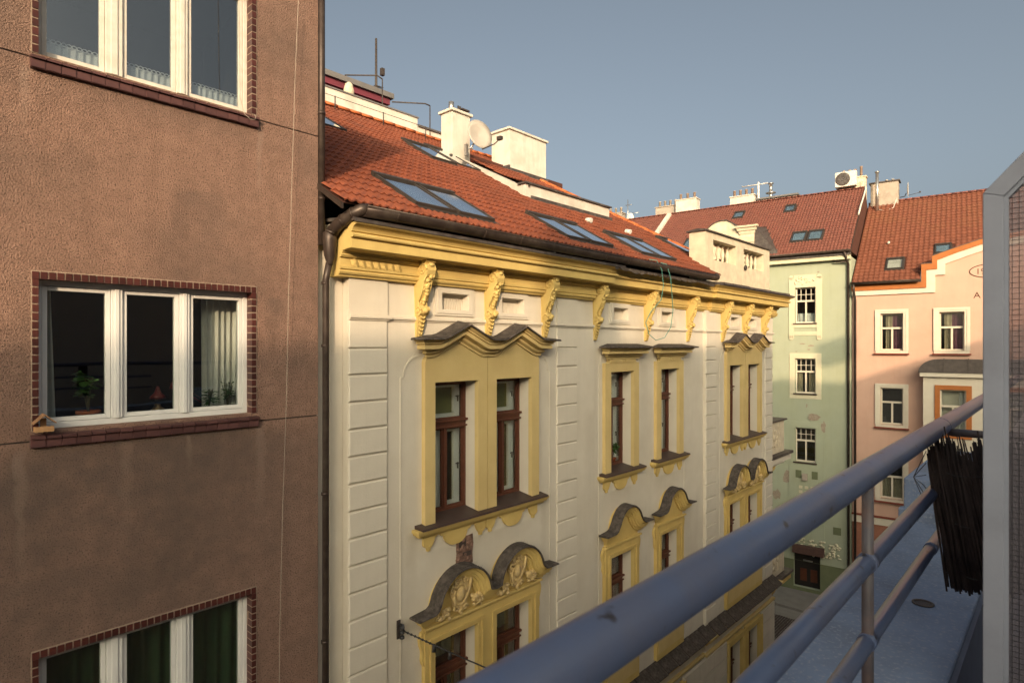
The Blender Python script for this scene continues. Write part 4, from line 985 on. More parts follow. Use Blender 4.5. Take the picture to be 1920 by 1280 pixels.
# white walled roof terrace cut into the tiles
tw = MB()
tw.box(10.75, 14.3, 2.5, 2.66, 3.3, 3.86)
tw.prism([(2.66,3.2),(2.66,3.84),(5.4,5.25),(5.4,4.7)], 'x', 10.75, 10.92); tw.box(14.15, 14.3, 2.67, 5.3, 3.4, 3.86)
tw.build('terrace_wall', 'white_plaster', yel)
MB().box(10.7, 14.35, 2.44, 2.72, 3.861, 3.90).build('terrace_coping', 'zinc', yel)
MB().add([(10.93,2.3,3.33),(14.45,2.3,3.33),(14.45,2.497,3.56),(10.93,2.497,3.56)], [(0,1,2,3)]).box(10.93,14.4,2.462,2.498,3.45,3.60).build('flashing', 'zinc', yel)
tf = MB(); tf.box(10.92, 14.15, 2.67, 5.5, 3.5, 3.6); tf.box(10.95,14.1,5.3,5.4,3.6,5.0); tf.build('terrace_floor', 'roof_grey', yel)
ut = MB(); k = 0
tile_roof(yel, 'roof', 'tile_red', 11.3, 13.4, RY+4.95*ca, RZ+4.95*sa+.15, ANG, 1.5, lambda a, s_: True, 0, lambda p: 0, w=.236, e=.335, rolls=2, h=.027)
MB().box(11.3, 16.4, 5.8, 7.2, 5.2, 5.56).build('upper_roof', 'roof_deck', yel)
tb = MB(); tb.tube([(10.85,2.45,3.82),(10.85,3.6,4.15)], .025, 6); tb.build('terrace_rail', 'iron', yel)

# balustrade parapet over the corner
bp_ = MB(); ops = [(15.5,17.05,2.30,2.84),(17.55,19.15,2.30,2.84)]
bp_.plate(15.04, 19.62, 1.62, 3.02, .0, .2, ops); bp_.plate(15.04, 19.62, 1.62, 3.02, .46, .2, ops)
bp_.box(15.02, 19.64, -.03, .49, 1.55, 1.78)
bp_.build('parapet', 'cream_dirty', yel)
MB().prism([(-.06,3.02),(-.06,3.05),(.2,3.09),(.52,3.05),(.52,3.02)], 'x', 14.98, 19.68).build('parapet_coping', 'zinc', yel)
bl = MB(); bl.lathe([(.06,0),(.06,.05),(.035,.07),(.03,.12),(.05,.2),(.062,.27),(.045,.36),(.03,.44),(.045,.47),(.06,.49),(.06,.54)], n=10)
blm = bl.mesh('baluster', 'cream_dirty')
for a0, a1, z0, z1 in ops:
    for i in range(5):
        o = bpy.data.objects.new('baluster', blm); COL.objects.link(o); place(o, yel, (a0+(i+.5)*(a1-a0)/5, .22, 2.30))
MB().sph((17.6,-.04,2.28), (.07,.05,.08), 10, 6).build('wall_lamp', 'iron', yel)
# balconies on the corner facade, seen past the edge of the house
for zs, zt in ((-3.62,-2.55),(-7.75,-6.65)):
    b = MB(); b.box(19.91, 21.7, .25, 2.6, zs, zt); b.plate(19.95,21.65,zs+.02,zt-.02,.23,.25,[(20.3,21.2,zs+.2,zt-.2)]); b.build('balcony', 'cream_dirty', yel)
    MB().box(19.91, 22.05, .05, 2.8, zs-.09, zs-.001).box(19.91,21.8,.17,2.7,zt,zt+.05).build('balcony_cover', 'zinc', yel)
    m = MB(); m.box(19.91, 21.95, .1, 2.75, zs-.28, zs-.0905); m.box(19.91, 21.6, .2, 2.7, zs-.38, zs-.281); m.build('balcony_slab', 'cream' if zs > -5 else 'ochre', yel)
    MB().prism([(19.91,zs-.85),(20.25,zs-.75),(20.6,zs-.6),(20.95,zs-.55),(21.05,zs-.45),(21.05,zs-.382),(19.91,zs-.382)], 'y', .3, .6).build('balcony_bracket', 'ochre', yel)
    og = MB()
    for i in range(9): og.sph((20.75+.28*math.cos(i*.7), .238, (zs+zt)/2+.26*math.sin(i*.7)), (.09,.03,.09), 7, 4)
    og.sph((20.75,.238,(zs+zt)/2), (.12,.05,.12), 8, 5); og.build('balcony_ornament', 'cream_dirty', yel)
# ------------------------------------------------------------------ green building across the end of the street
CROSS = R(6.0); BX, BY = -8.028, 33.928
cc, cs = math.cos(CROSS), math.sin(CROSS)
def xw(u, d): return (BX+u*cc-d*cs, BY+u*cs+d*cc)     # d goes into the building
GO = (6.0, 0, -GROUND)
grn = thing('town_house', 'pale green house with cream framed windows and peeling plaster beside the pink house', 'building', (*xw(-6.0,0), GROUND), CROSS, off=GO)
gops = []
for z0, z1 in ((1.194,3.055),(-2.5,-.678),(-6.11,-4.32)):
    gops += [(-2.66,-1.68,z0,z1),(-6.2,-5.2,z0,z1),(-9.8,-8.8,z0,z1)]
gops.append((-2.73,-1.46,-12.7,-10.87))
g = MB(); g.plate(-16, -.04, GROUND, 4.5, 0, .35, gops); g.box(-.4, -.041, .36, 8, GROUND, 4.5); g.build('wall', 'green_wall', grn)
MB().plate(-16, -.05, GROUND, -11.3, -.03, -.001, [(-2.73,-1.46,-12.7,-10.87)]).build('plinth', 'green_dark', grn)
def cross_window(bld, a0, a1, z0, z1, y, frame, upper='grid', glassm='pane_dark', curt=None, sill='sill_red', sw=.06, split=.62):
    W, H = a1-a0, z1-z0; f = MB(); t = .06
    f.box(0,t,0,.07,0,H); f.box(W-t,W,0,.07,0,H); f.box(t,W-t,0,.07,0,t*1.3); f.box(t,W-t,0,.07,H-t,H)
    zt = H*split; f.box(t,W-t,-.02,.07,zt,zt+.09); f.box(W/2-.04,W/2+.04,0,.07,t*1.3,zt)
    if upper == 'grid':
        for i in (1,2,3): f.box(W*i/4-.014,W*i/4+.014,.01,.06,zt+.09,H-t)
        f.box(t,W-t,.011,.059,(zt+.09+H-t)/2-.014,(zt+.09+H-t)/2+.014)
    o = f.build('window', frame, bld, (a0, y, z0))
    for x0, x1, za, zb in ((t,W/2-.04,t*1.3,zt),(W/2+.04,W-t,t*1.3,zt),(t,W-t,zt+.09,H-t)): MB().box(x0-.004, x1+.004, .035, .04, za-.004, zb+.004).build('pane', glassm, o)
    r = MB(); r.add([(0,.12,0),(W,.12,0),(W,.12,H),(0,.12,H),(-.1,1.2,-.1),(W+.1,1.2,-.1),(W+.1,1.2,H+.1),(-.1,1.2,H+.1)], [(4,5,6,7),(0,1,5,4),(1,2,6,5),(2,3,7,6),(3,0,4,7)])
    r.build('room', 'room', o)
    if curt:
        for (x0, x1, zb, zt_, mm) in curt: curtain(x0*W, x1*W, .2, zb*H, zt_*H, max(2, int(6*(x1-x0))), .025, 'curtain', mm, o, n=40)
    if sill: MB().box(-.08, W+.08, -y-.1, -.001, -.06, -.005).build('sill', sill, o)
    return o
for i, (a0, a1, z0, z1) in enumerate(gops[:9]):
    cu = [(.06,.94,.04,.28,'lace')] if i == 0 else [(.05,.3,.03,.6,'curtain_beige'),(.62,.95,.03,.6,'curtain_beige')] if i == 3 else None
    cross_window(grn, a0, a1, z0, z1, .18, 'white_trim', 'grid', 'pane_dark', cu, 'sill_metal', split=.60)
sr_ = MB()
sr_.plate(-2.96, -1.38, .95, 3.60, -.04, -.001, [(-2.67,-1.67,1.15,3.06)]); sr_.box(-2.96,-2.72,-.05,-.001,.42,.949); sr_.box(-1.62,-1.38,-.05,-.001,.42,.949); sr_.box(-2.719,-1.621,-.035,-.001,.55,.75)
for x in (-2.84,-1.5): sr_.lathe([(.12,-.05),(.12,-.0015)], c=(x,0,.42), n=14, ax='y'); sr_.lathe([(.12,-.04),(.12,-.0015)], c=(x,0,3.6), n=14, ax='y')
sr_.box(-2.71,-1.63,-.038,-.001,3.601,3.72)
rr = random.Random(8)
for i in range(26): sr_.sph((rr.uniform(-2.65,-1.7),-.05,rr.uniform(3.2,3.62)), (rr.uniform(.03,.07),.03,rr.uniform(.02,.06)), 6, 4)
sr_.build('window_surround', 'green_pale', grn)
MB().plate(-2.93,-1.40,-2.78,-.39,-.03,-.001,[(-2.67,-1.67,-2.56,-.67)]).build('window_surround', 'green_pale', grn)
MB().plate(-2.95,-1.25,-10.2,-4.0,-.03,-.001,[(-2.67,-1.67,-6.17,-4.31)]).build('window_surround', 'green_wall', grn)
for z0, z1 in ((.5,3.6),(-2.78,-.39)): MB().plate(-6.5,-4.9,z0,z1,-.035,-.001,[(-6.21,-5.19,(1.15 if z0 > 0 else -2.56),(3.06 if z0 > 0 else -.67))]).build('window_surround', 'green_pale', grn)
for x in (-2.63,-1.85): MB().box(x,x+.28,-.045,-.0305,-6.95,-6.55).build('inset_square', 'green_dark', grn)
MB().box(-.86,-.5,-.02,-.001,-9.65,-9.27).build('inset_square', 'green_dark', grn)
MB().box(-2.3,-2.05,-.16,-.031,-7.05,-6.7).build('keystone_mask', 'grey_plaster', grn)
og = MB()
for i in range(9): og.box(-2.5+.28*(i%3)+.03, -2.5+.28*(i%3)+.2, -.055, -.031, -7.5-.25*(i//3), -7.35-.25*(i//3))
for i in range(60): og.sph((rr.uniform(-2.6,-.5),-.02,rr.uniform(-10.95,-10.1)), (rr.uniform(.05,.1),.05,rr.uniform(.04,.08)), 6, 4)
stuff(og.build('stucco_relief', 'green_pale', grn))
def patch(bld, cx, cz, rx, rz, y, seed, m='patch'):
    r_ = random.Random(seed); n = 13
    pts = [(cx+rx*r_.uniform(.55,1.15)*math.cos(2*math.pi*i/n), cz+rz*r_.uniform(.55,1.15)*math.sin(2*math.pi*i/n)) for i in range(n)]
    MB().prism(pts, 'y', y-.004, y+.0005).build('plaster_scar', m, bld)
for k, (x, z, a, b, y) in enumerate(((-1.75,-3.7,.32,.2,-.031),(-1.3,-4.2,.13,.35,-.031),(-3.0,-7.0,.28,.45,-.002),(-3.55,-8.0,.24,.3,-.002),(-2.2,-8.4,.12,.15,-.032),(-1.7,-8.2,.14,.16,-.032),(-2.3,.1,.16,.04,-.002),(-1.9,.0,.2,.06,-.002),(-2.0,-.2,.1,.05,-.002),(-2.6,-.3,.07,.03,-.002),(-1.55,3.83,.06,.05,-.002),(-2.1,-3.15,.04,.12,-.002),(-.8,-8.0,.08,.13,-.002))):
    patch(grn, x, z, a, b, y, k)
ea = MB(); ea.box(-16, -.06, -.34, -.001, 4.35, 4.50); ea.prism([(-.34,4.501),(-.36,4.55),(-.2,4.66),(0,4.66),(0,4.501)], 'x', -16, -.06); ea.build('eaves', 'green_pale', grn)
MB().prism([(-.44,4.56),(-.44,4.62),(-.1,4.82),(-.1,4.56)], 'x', -16.05, -.05).build('eaves_flashing', 'zinc', grn)
gg = MB(); gg.sweep([((a,-.52,4.80),(0,-1,0),(0,0,1)) for a in (-16,-8,-.05)], gp2, True, True); gg.build('gutter', 'gutter', grn)
GA = R(36.9); tG = math.tan(GA); cG, sG = math.cos(GA), math.sin(GA); GY, GZ, GS = -.38, 4.78, 7.1
rf = MB(); rf.add([(-18,GY,GZ),(-.04,GY,GZ),(-.04,GY+GS*cG,GZ+GS*sG),(-18,GY+GS*cG,GZ+GS*sG)], [(0,1,2,3)]); rf.add([(-18,GY+GS*cG,GZ+GS*sG),(-.04,GY+GS*cG,GZ+GS*sG),(-.04,GY+2*GS*cG,GZ),(-18,GY+2*GS*cG,GZ)], [(0,1,2,3)])
rf.prism([(GY,GZ-.02),(GY+GS*cG,GZ+GS*sG-.02),(GY+2*GS*cG,GZ)], 'x', -.2, -.045); rf.build('roof', 'roof_deck', grn)
SKG = [(-3.05,-2.35,1.35,2.35),(-2.22,-1.52,1.35,2.35),(-7.05,-6.45,5.2,5.95),(-4.05,-3.5,5.2,5.95),(-9.3,-8.2,1.5,3.0)]
def keepG(a, s_):
    for a0, a1, s0, s1 in SKG:
        if a0-.05 < a < a1+.05 and s0-.05 < s_ < s1: return False
    return True
# hard to count singly from here except the nearest ones
def near_g(p): return math.hypot(*[q for q in xw(p[0], p[1])])
tile_roof(grn, 'roof', 'tile_old', -17.8, -.06, GY, GZ+.01, GA, GS, keepG, 120, near_g, w=.16, e=.27)
for a0, a1, s0, s1 in SKG: skylight(grn, a0, a1, s0, s1, GY, GZ, GA, 'skylight_frame', 'skylight_pane')
for i in range(50):
    o = bpy.data.objects.new('ridge_tile', bpy.data.meshes['ridge_tile']); COL.objects.link(o); place(o, grn, (-18+i*.36, GY+GS*cG, GZ+GS*sG+.03)); o.scale = (1,1,.8)
    if i == 0: rg_old = o.data.copy(); rg_old.materials[0] = M['tile_old']
    o.data = rg_old
MB().prism([(GY-.02,GZ+.02),(GY+GS*cG,GZ+GS*sG+.05),(GY+GS*cG,GZ+GS*sG-.12),(GY-.02,GZ-.12)], 'x', -.055, -.01).build('verge_board', 'gutter', grn)
# white verge strip between two parts of the roof further left
on_slope(MB(), GY, GZ, GA, lambda m: m.box(-11.8,-11.55,2.9,GS-.2,.0,.22)).build('dividing_wall', 'white_plaster', grn)
RG = (GY+GS*cG, GZ+GS*sG)                # ridge (y, z)
def gch(a0, a1, dy, h, m, pots, **k): return chimney(grn, a0, a1, RG[0]+dy, RG[0]+dy+.7, RG[1]-.9, RG[1]+h, m, pots=[(a0+(a1-a0)*(i+.5)/pots, RG[0]+dy+.35, .42) for i in range(pots)], pot_r=.085, over=.05, **k)
gch(-11.45, -10.0, .3, .95, 'white_plaster', 3); gch(-13.1, -11.55, .7, .75, 'grey_plaster', 4, potm='grey_plaster'); gch(-7.75, -6.25, .3, .62, 'white_plaster', 4); gch(-17.2, -15.9, 1.0, .85, 'grey_plaster', 3, potm='grey_plaster')
dm = MB(); dm.box(-6.0,-3.7,RG[0]+.2,RG[0]+2.2,RG[1]-.5,RG[1]+.20); dm.build('roof_hatch', 'white_plaster', grn); MB().box(-6.1,-3.6,RG[0]+.05,RG[0]+2.3,RG[1]+.201,RG[1]+.30).build('hatch_cover', 'roof_grey', grn)
MB().lathe([(.10,RG[1]+.3),(.10,RG[1]+.5),(.09,RG[1]+.55),(.30,RG[1]+.62),(.31,RG[1]+.66),(.1,RG[1]+.72),(.1,RG[1]+1.2),(.18,RG[1]+1.22),(.17,RG[1]+1.27)], c=(-5.3,RG[0]+.6,0), n=12).build('vent_pipe', 'steel', grn)
# ornamental wall gable with its sheet metal roof, half hidden by the parapet
gb = MB(); GU = .42; prof = [(-7.6,4.5),(-7.6,5.35)]+[(-7.55+1.2*(1-math.cos(R(t))), 5.35+1.25*math.sin(R(t))) for t in range(10,91,10)]+[(-6.1,6.58),(-5.85,6.42),(-5.6,6.2),(-5.4,6.12),(-4.7,6.12),(-4.7,4.5)]; prof = [(a, z+GU if z > 4.6 else z) for a, z in prof]
gb.prism(prof, 'y', -.30, .25); gb.build('wall_gable', 'cream_dirty', grn)
ct = MB(); ct.sweep(wrap_frames([(-5.35,6.16+GU),(-4.72,6.16+GU)], -.30), [(-.02,-.9),(.06,-.9),(.08,-.6),(.05,-.5),(.10,-.4),(.12,-.3),(.18,-.26),(.2,-.14),(.28,-.1),(.30,0),(-.02,0)])
ct.build('gable_cornice', 'cream_dirty', grn)
tp = [(a, z+.002) for a, z in prof[1:-1]]
gcv = MB(); gcv.sweep([((a,0,z),(0,-1,0),(0,0,1)) for a, z in tp], [(.38,0),(.38,.04),(-2.4,.04),(-2.4,0)]); gcv.build('gable_cover', 'zinc', grn)
zr = MB()
zr.add([(-4.69,-.05,6.08+GU),(-4.69,2.6,6.5+GU),(-3.2,-.25,4.62),(-3.05,.2,4.85),(-3.9,2.4,6.3)], [(0,1,4,3,2)]); zr.add([(-4.69,-.05,6.08+GU),(-3.2,-.25,4.62),(-4.69,-.25,4.62)], [(0,1,2)])
for i in range(6):
    t = i/5; p = Vector((-4.68+1.45*t, -.07-.2*t, 6.09+GU-(1.45+GU)*t)); q = Vector((-4.68+.8*t, 2.55-.1*t, 6.5+GU-(.2+GU)*t)); zr.tube([p, q], .02, 5)
zr.build('gable_roof', 'zinc', grn)
# door with canopy and downpipe
dr = MB(); dr.box(-2.72,-1.47,.2,.26,-12.68,-10.88); do = dr.build('door', 'door_dark', grn)
for x in (-2.45,-1.95): MB().box(x,x+.32,.185,.199,-12.4,-11.75).build('door_panel', 'door_panel', do)
MB().box(-2.3,-1.85,.17,.199,-11.35,-11.28).build('letter_flap', 'steel', do)
cn = MB(); cn.box(-2.75,-1.25,-.30,-.031,-10.86,-10.45); cn.build('canopy', 'canopy_brown', grn)
dpg = MB(); dpg.tube([(-.3,-.5,4.72),(-.22,-.3,4.35),(-.17,-.1,4.1),(-.15,-.1,-12.8)], .06, 10); dpg.build('downpipe', 'gutter', grn)
dl = MB(); dl.tube([(-.85,-.08,4.3),(-.75,-.2,4.25),(-.2,-.22,4.22)], .035, 8); dl.build('pipe_stub', 'gutter', grn)

# things on the green roof
def at_g(u, d, z): x, y = xw(u, d); return (x, y, z)
ac = thing('air_conditioner', 'white outdoor air conditioning unit on the ridge of the green house', 'air conditioner', at_g(-1.0, RG[0]+.0, RG[1]+.22), CROSS)
MB().box(-.55,.55,-.2,.2,0,.86).build('casing', 'white_plastic', ac, bevel=.02)
f = MB(); f.lathe([(.36,-.235),(.38,-.22),(.38,-.2005)], c=(-.14,0,.43), n=24, ax='y'); f.build('fan_grille', 'zinc', ac)
fr2 = MB()
for r_ in (.08,.16,.24,.32): fr2.tube([(-.14+r_*math.cos(q),-.245,.43+r_*math.sin(q)) for q in [2*math.pi*k/20 for k in range(21)]], .008, 4)
for k in range(8): q = k*math.pi/4; fr2.tube([(-.14,-.24,.43),(-.14+.37*math.cos(q),-.24,.43+.37*math.sin(q))], .008, 4)
fr2.build('grille_wire', 'roof_grey', ac)
for x in (-.45,.35): MB().box(x,x+.1,-.25,.25,-.08,-.001).build('foot', 'iron', ac)
dch = chimney(grn, -1.55, -.05, RG[0]+.35, RG[0]+.9, RG[1]-.6, RG[1]+.75, 'cream_dirty', pots=[(-1.2,RG[0]+.6,.5),(-.9,RG[0]+.6,.5),(-.6,RG[0]+.6,.5),(-.3,RG[0]+.6,.62)], over=.05)
cabl = MB(); cabl.tube([(-.55,RG[0]+.2,RG[1]+.2),(-.35,RG[0]+.15,RG[1]+.55),(-.15,RG[0]+.15,RG[1]+.5),(-.15,RG[0]+.1,RG[1]+.2),(-.4,RG[0]+.1,RG[1]+.12)], .02, 5)
tag(cabl.build('refrigerant_pipe', 'white_plastic', None), 'white curled pipe between the air conditioner and the chimney', 'pipe'); bpy.data.objects['refrigerant_pipe'].location = (BX, BY, 0); bpy.data.objects['refrigerant_pipe'].rotation_euler = (0,0,CROSS)
cd2 = MB(); cd2.tube([(-.02,RG[0]-.05,RG[1]+.15),(.03,RG[0]-.3,RG[1]-.1),(.02,RG[0]-1.2,RG[1]-.75),(-.01,RG[0]-2.2,RG[1]-1.45),(-.01,RG[0]-2.9,RG[1]-2.0)], .045, 7)
o = tag(cd2.build('cable_duct', 'white_plastic', None), 'white duct running down the roof edge between the two end houses', 'duct'); o.location = (BX, BY, 0); o.rotation_euler = (0,0,CROSS)
def aerial(name, label, loc, h, r=.03, m='iron', arms=(), rot=0, cat='aerial'):
    t = thing(name, label, cat, loc, rot)
    MB().tube([(0,0,-.6),(0,0,h)], [r*1.1,r*.8], 7).build('mast', m, t)
    for z, L in arms:
        b = MB(); b.tube([(-L*.35,0,z),(L*.65,0,z)], r*.45, 5); n = 5
        for i in range(n): x = -L*.3+L*.9*i/(n-1); b.tube([(x,-.16,z),(x,.16,z)], r*.3, 4)
        b.build('antenna_arm', m, t)
    return t
aerial('aerial', 'thick white aerial pole behind the four pot chimney', at_g(-6.05, RG[0]+.6, RG[1]+.2), 1.25, .07, 'white_plastic', [(1.1,-1.6)], CROSS)
ta = aerial('aerial', 'slim lattice aerial mast with a small dish left of the far chimneys', at_g(-15.3, RG[0]+.8, RG[1]+.1), 1.6, .035, 'steel', [(.55,1.4),(1.2,.5)], CROSS)
MB().sph((.25,-.15,.2), (.30,.06,.36), 14, 8).build('dish', 'white_plastic', ta)

# ------------------------------------------------------------------ pink building
PO = (-4.0, 0, -GROUND)
pnk = thing('town_house', 'salmon pink house with stepped gable, white framed windows and orange trim', 'building', (*xw(4.0,0), GROUND), CROSS, off=PO)
pops = []
for z0, z1 in ((-.232,1.573),(-3.84,-2.05),(-7.46,-5.69)):
    for a in (1.22, 3.58, 8.6, 11.0):
        if a == 3.58 and z0 < -1: continue
        if a == 8.6 and z0 < -1: continue
        pops.append((a, a+.94, z0, z1))
p = MB(); p.plate(.0, 13.2, -8.45, 2.6, 0, .35, pops); p.plate(.0, 13.2, GROUND, -8.80, .02, .35, [(1.0,2.6,-12.8,-10.2)])
inner = [(.0,2.6),(3.40,2.6),(3.40,3.35),(3.75,3.35),(3.75,3.85),(4.4,4.08),(5.2,4.35),(6.6,4.6),(8.0,4.35),(8.8,4.08),(9.45,3.85),(9.45,3.35),(9.8,3.35),(9.8,2.6)]
p.prism(inner, 'y', .0, .35); p.box(0,.36,.36,9,GROUND,2.6)
p.build('wall', 'pink_wall', pnk)
def band(pa, pb, y0, y1):
    b = MB()
    for i in range(len(pa)-1): b.prism([pa[i],pa[i+1],pb[i+1],pb[i]], 'y', y0, y1)
    return b
P0 = [(-.02,2.5),(3.42,2.5),(3.42,3.31),(3.80,3.31),(3.80,3.80),(4.42,4.03),(5.22,4.30),(6.6,4.53),(7.98,4.30),(8.78,4.03),(9.4,3.8),(9.4,3.31),(9.78,3.31),(9.78,2.5),(13.2,2.5)]
P1 = [(-.02,2.74),(3.08,2.74),(3.08,3.58),(3.50,3.58),(3.50,4.0),(4.30,4.30),(5.15,4.58),(6.6,4.82),(8.05,4.58),(8.9,4.3),(9.7,4.0),(9.7,3.58),(10.12,3.58),(10.12,2.74),(13.2,2.74)]
P2 = [(-.02,3.02),(2.88,3.02),(2.88,3.86),(3.30,3.86),(3.30,4.2),(4.22,4.52),(5.1,4.80),(6.6,5.05),(8.1,4.8),(8.98,4.52),(9.9,4.2),(9.9,3.86),(10.32,3.86),(10.32,3.02),(13.2,3.02)]
band(P0, P1, -.10, .002).build('white_coping', 'white_trim', pnk); band(P1, P2, -.16, .33).build('orange_coping', 'orange_trim', pnk)
cpv = MB()
for a, b in zip(P2, P2[1:]): cpv.prism([a,b,(b[0],b[1]+.03),(a[0],a[1]+.03)], 'y', -.18, .5)
cpv.build('coping_cover', 'copper_roof', pnk)
MB().box(-.02,13.2,-.05,.35,-8.80,-8.45).build('string_band', 'white_trim', pnk); MB().box(-.02,13.2,-.09,.0,-8.449,-8.36).build('band_ledge', 'sill_red', pnk)
MB().plate(.01,13.2,GROUND,-8.801,.0,.0199,[(1.0,2.6,-12.8,-10.2)]).build('ground_floor_wall', 'pink_dark', pnk)
MB().box(1.0,2.6,.25,.3,-12.8,-10.2).build('door', 'door_dark', pnk)
for i, (a0, a1, z0, z1) in enumerate(pops):
    cu = [(.5,.95,.03,.97,'curtain_plum'),(.2,.5,.03,.97,'curtain_beige')] if i in (0,1) else [(.06,.2,.03,.6,'curtain'),(.8,.95,.03,.6,'curtain')] if i % 2 else [(.05,.95,.03,.58,'curtain_beige')] if z0 < -5 else None
    cross_window(pnk, a0, a1, z0, z1, .16, 'white_trim', 'plain', 'pane_dark', cu, None, split=.58)
    s = MB(); s.plate(a0-.21, a1+.19, z0-.14, z1+.18, -.05, -.001, [(a0,a1,z0,z1)]); s.plate(a0-.23, a1+.21, z0+.0, z1+.20, -.075, -.0505, [(a0-.10,a1+.09,z0-.01,z1+.08)]); s.build('window_surround', 'white_trim', pnk)
    MB().box(a0-.27, a1+.25, -.16, -.051, z0-.20, z0-.13).build('sill', 'sill_red', pnk)
# bay with a sheet metal roof
by = MB(); wops = [(3.62,4.58,-4.0,-2.0),(5.6,6.56,-4.0,-2.0)]
by.plate(2.98, 8.0, -8.0, -1.42, -.75, -.55, wops+[(3.62,4.58,-7.6,-5.7)]); by.box(2.98,3.1,-.549,-.001,-8.0,-1.42); by.box(7.9,8,-.549,-.001,-8,-1.42); by.box(3.1,7.9,-.4,-.3,-8,-1.42)
by.build('bay', 'white_trim', pnk)
for (a0, a1, z0, z1) in wops+[(3.62,4.58,-7.6,-5.7)]:
    cross_window(pnk, a0, a1, z0, z1, -.66, 'white_trim', 'plain', 'pane_dark', [(.72,.95,.03,.97,'curtain')], None, split=.6)
    MB().plate(a0-.2, a1+.2, z0-.2, z1+.2, -.80, -.7505, [(a0,a1,z0,z1)]).build('bay_window_frame', 'orange_trim', pnk)
MB().box(2.86, 8.1, -.92, -.001, -1.419, -1.24).build('bay_cornice', 'white_trim', pnk)
br = MB(); pr = [(-.98+.98*(1-math.cos(R(t)))*1.0, -1.235+.62*math.sin(R(t))) for t in range(0,91,10)]
br.prism([(2.80,-1.235)]+[(2.80+.75*(1-math.cos(R(t))), -1.235+.62*math.sin(R(t))) for t in range(10,91,10)]+[(8.1,-.615),(8.1,-1.235)], 'y', -.0, -.95)
br.build('bay_roof', 'copper_roof', pnk)
sm_ = MB()
for x in (3.75,4.65,5.55,6.45,7.35): sm_.box(x,x+.03,-.98,-.01,-1.22,-.585)
sm_.build('roof_seam', 'copper_roof', pnk)
# date and lettering painted on the gable
def letters(txt, x, z, size, m, y, bld):
    c = bpy.data.curves.new('lettering', 'FONT'); c.body = txt; c.size = size; c.extrude = .004; c.align_x = 'LEFT'; c.materials.append(M[m])
    to = bpy.data.objects.new('lettering', c); COL.objects.link(to); bpy.context.view_layer.update()
    me = bpy.data.meshes.new_from_object(to.evaluated_get(bpy.context.evaluated_depsgraph_get())); bpy.data.objects.remove(to)
    o = bpy.data.objects.new('lettering', me); COL.objects.link(o); place(o, bld, (x, y, z)); o.rotation_euler = (R(90), 0, 0); return o
letters('191', 4.92, 3.25, .36, 'ink', -.006, pnk); letters('A', 4.84, 2.16, .40, 'ink', -.006, pnk)
MB().tube([(5.42+.72*math.cos(q), -.008, 3.38+.30*math.sin(q)) for q in [2*math.pi*k/36 for k in range(37)]], .02, 5).build('oval_outline', 'ink', pnk)
PA = R(36.9); PY, PZ, PS = -.30, 3.12, 8.65
rp = MB(); rp.add([(0,PY,PZ),(2.85,PY,PZ),(2.85,PY+1.2*cG,PZ+1.2*sG),(13.3,PY+1.2*cG,PZ+1.2*sG),(13.3,PY+PS*cG,PZ+PS*sG),(0,PY+PS*cG,PZ+PS*sG)], [(0,1,2,3,4,5)]); rp.prism([(PY+.02,PZ-.02),(PY+PS*cG,PZ+PS*sG-.02),(PY+2*PS*cG,PZ)], 'x', .0, .1); rp.build('roof', 'roof_deck', pnk)
SKP = [(1.38,2.10,1.05,2.05),(3.35,4.0,2.3,3.1)]
def keepP(a, s_):
    for a0, a1, s0, s1 in SKP:
        if a0-.06 < a < a1+.06 and s0-.1 < s_ < s1: return False
    if s_ < 1.3 and a > 2.75: return False
    if a > 3.2 and s_ < 1.3+(a-3.2)*.35 and a < 10: return False
    return True
tile_roof(pnk, 'roof', 'tile_mid', .02, 13.2, PY, PZ+.01, PA, PS, keepP, 290, lambda p: math.hypot(*xw(p[0], p[1]))+(50 if p[0] > 5.5 else 0), w=.218, e=.31)
skylight(pnk, 1.38, 2.10, 1.05, 2.05, PY, PZ, PA, blindm='white_plaster', pane_m='pane'); skylight(pnk, 3.35, 4.0, 2.3, 3.1, PY, PZ, PA)
for i in range(37):
    o = bpy.data.objects.new('ridge_tile', rg_old); COL.objects.link(o); place(o, pnk, (.0+i*.36, PY+PS*cG, PZ+PS*sG+.03))
MB().sweep([((a,-.42,3.12),(0,-1,0),(0,0,1)) for a in (-.02,1.5,2.87)], gp2, True, True).build('gutter', 'gutter', pnk)
MB().tube([(.1,-.42,3.05),(.1,-.3,2.7),(.14,-.1,2.3),(.14,-.1,-12.7)], .055, 10).build('downpipe', 'gutter', pnk)
on_slope(MB(), PY, PZ, PA, lambda m: m.tube([(1.35,3.7,0),(1.35,3.7,.12),(1.35,3.55,.16)], .055, 8)).build('roof_vent', 'white_plastic', pnk)
RP = (PY+PS*cG, PZ+PS*sG)
pc = chimney(pnk, .12, 1.5, RP[0]-.25, RP[0]+.5, RP[1]-.7, RP[1]+1.15, 'grey_plaster', capm='copper_roof', over=.08, pots=[(.45,RP[0]+.1,.14),(.9,RP[0]+.1,.14),(1.2,RP[0]+.1,.14)], potm='white_plastic')
MB().tube([(.5,RP[0]-.75,RP[1]-.55),(.5,RP[0]-.75,RP[1]+1.65)], .085, 12).tube([(.5,RP[0]-.75,RP[1]+1.66),(.5,RP[0]-.75,RP[1]+1.72)], .12, 10).build('flue_pipe', 'steel', pnk)
dt = thing('satellite_dish', 'white satellite dish beside the beige chimney of the pink house', 'satellite dish', at_g(1.75, RP[0]-.1, RP[1]+.1), CROSS)
MB().tube([(-.2,0,.1),(.05,0,.12),(.12,0,.3)], .025, 6).build('bracket', 'iron', dt)
q = MB(); q.lathe([(.001,0),(.2,.03),(.40,.11)], n=20, ax='x'); q.v = [(v[0]*.6+.15, v[1]*.75, v[2]*1.1+.5) for v in q.v]; q.build('reflector', 'white_plastic', dt)
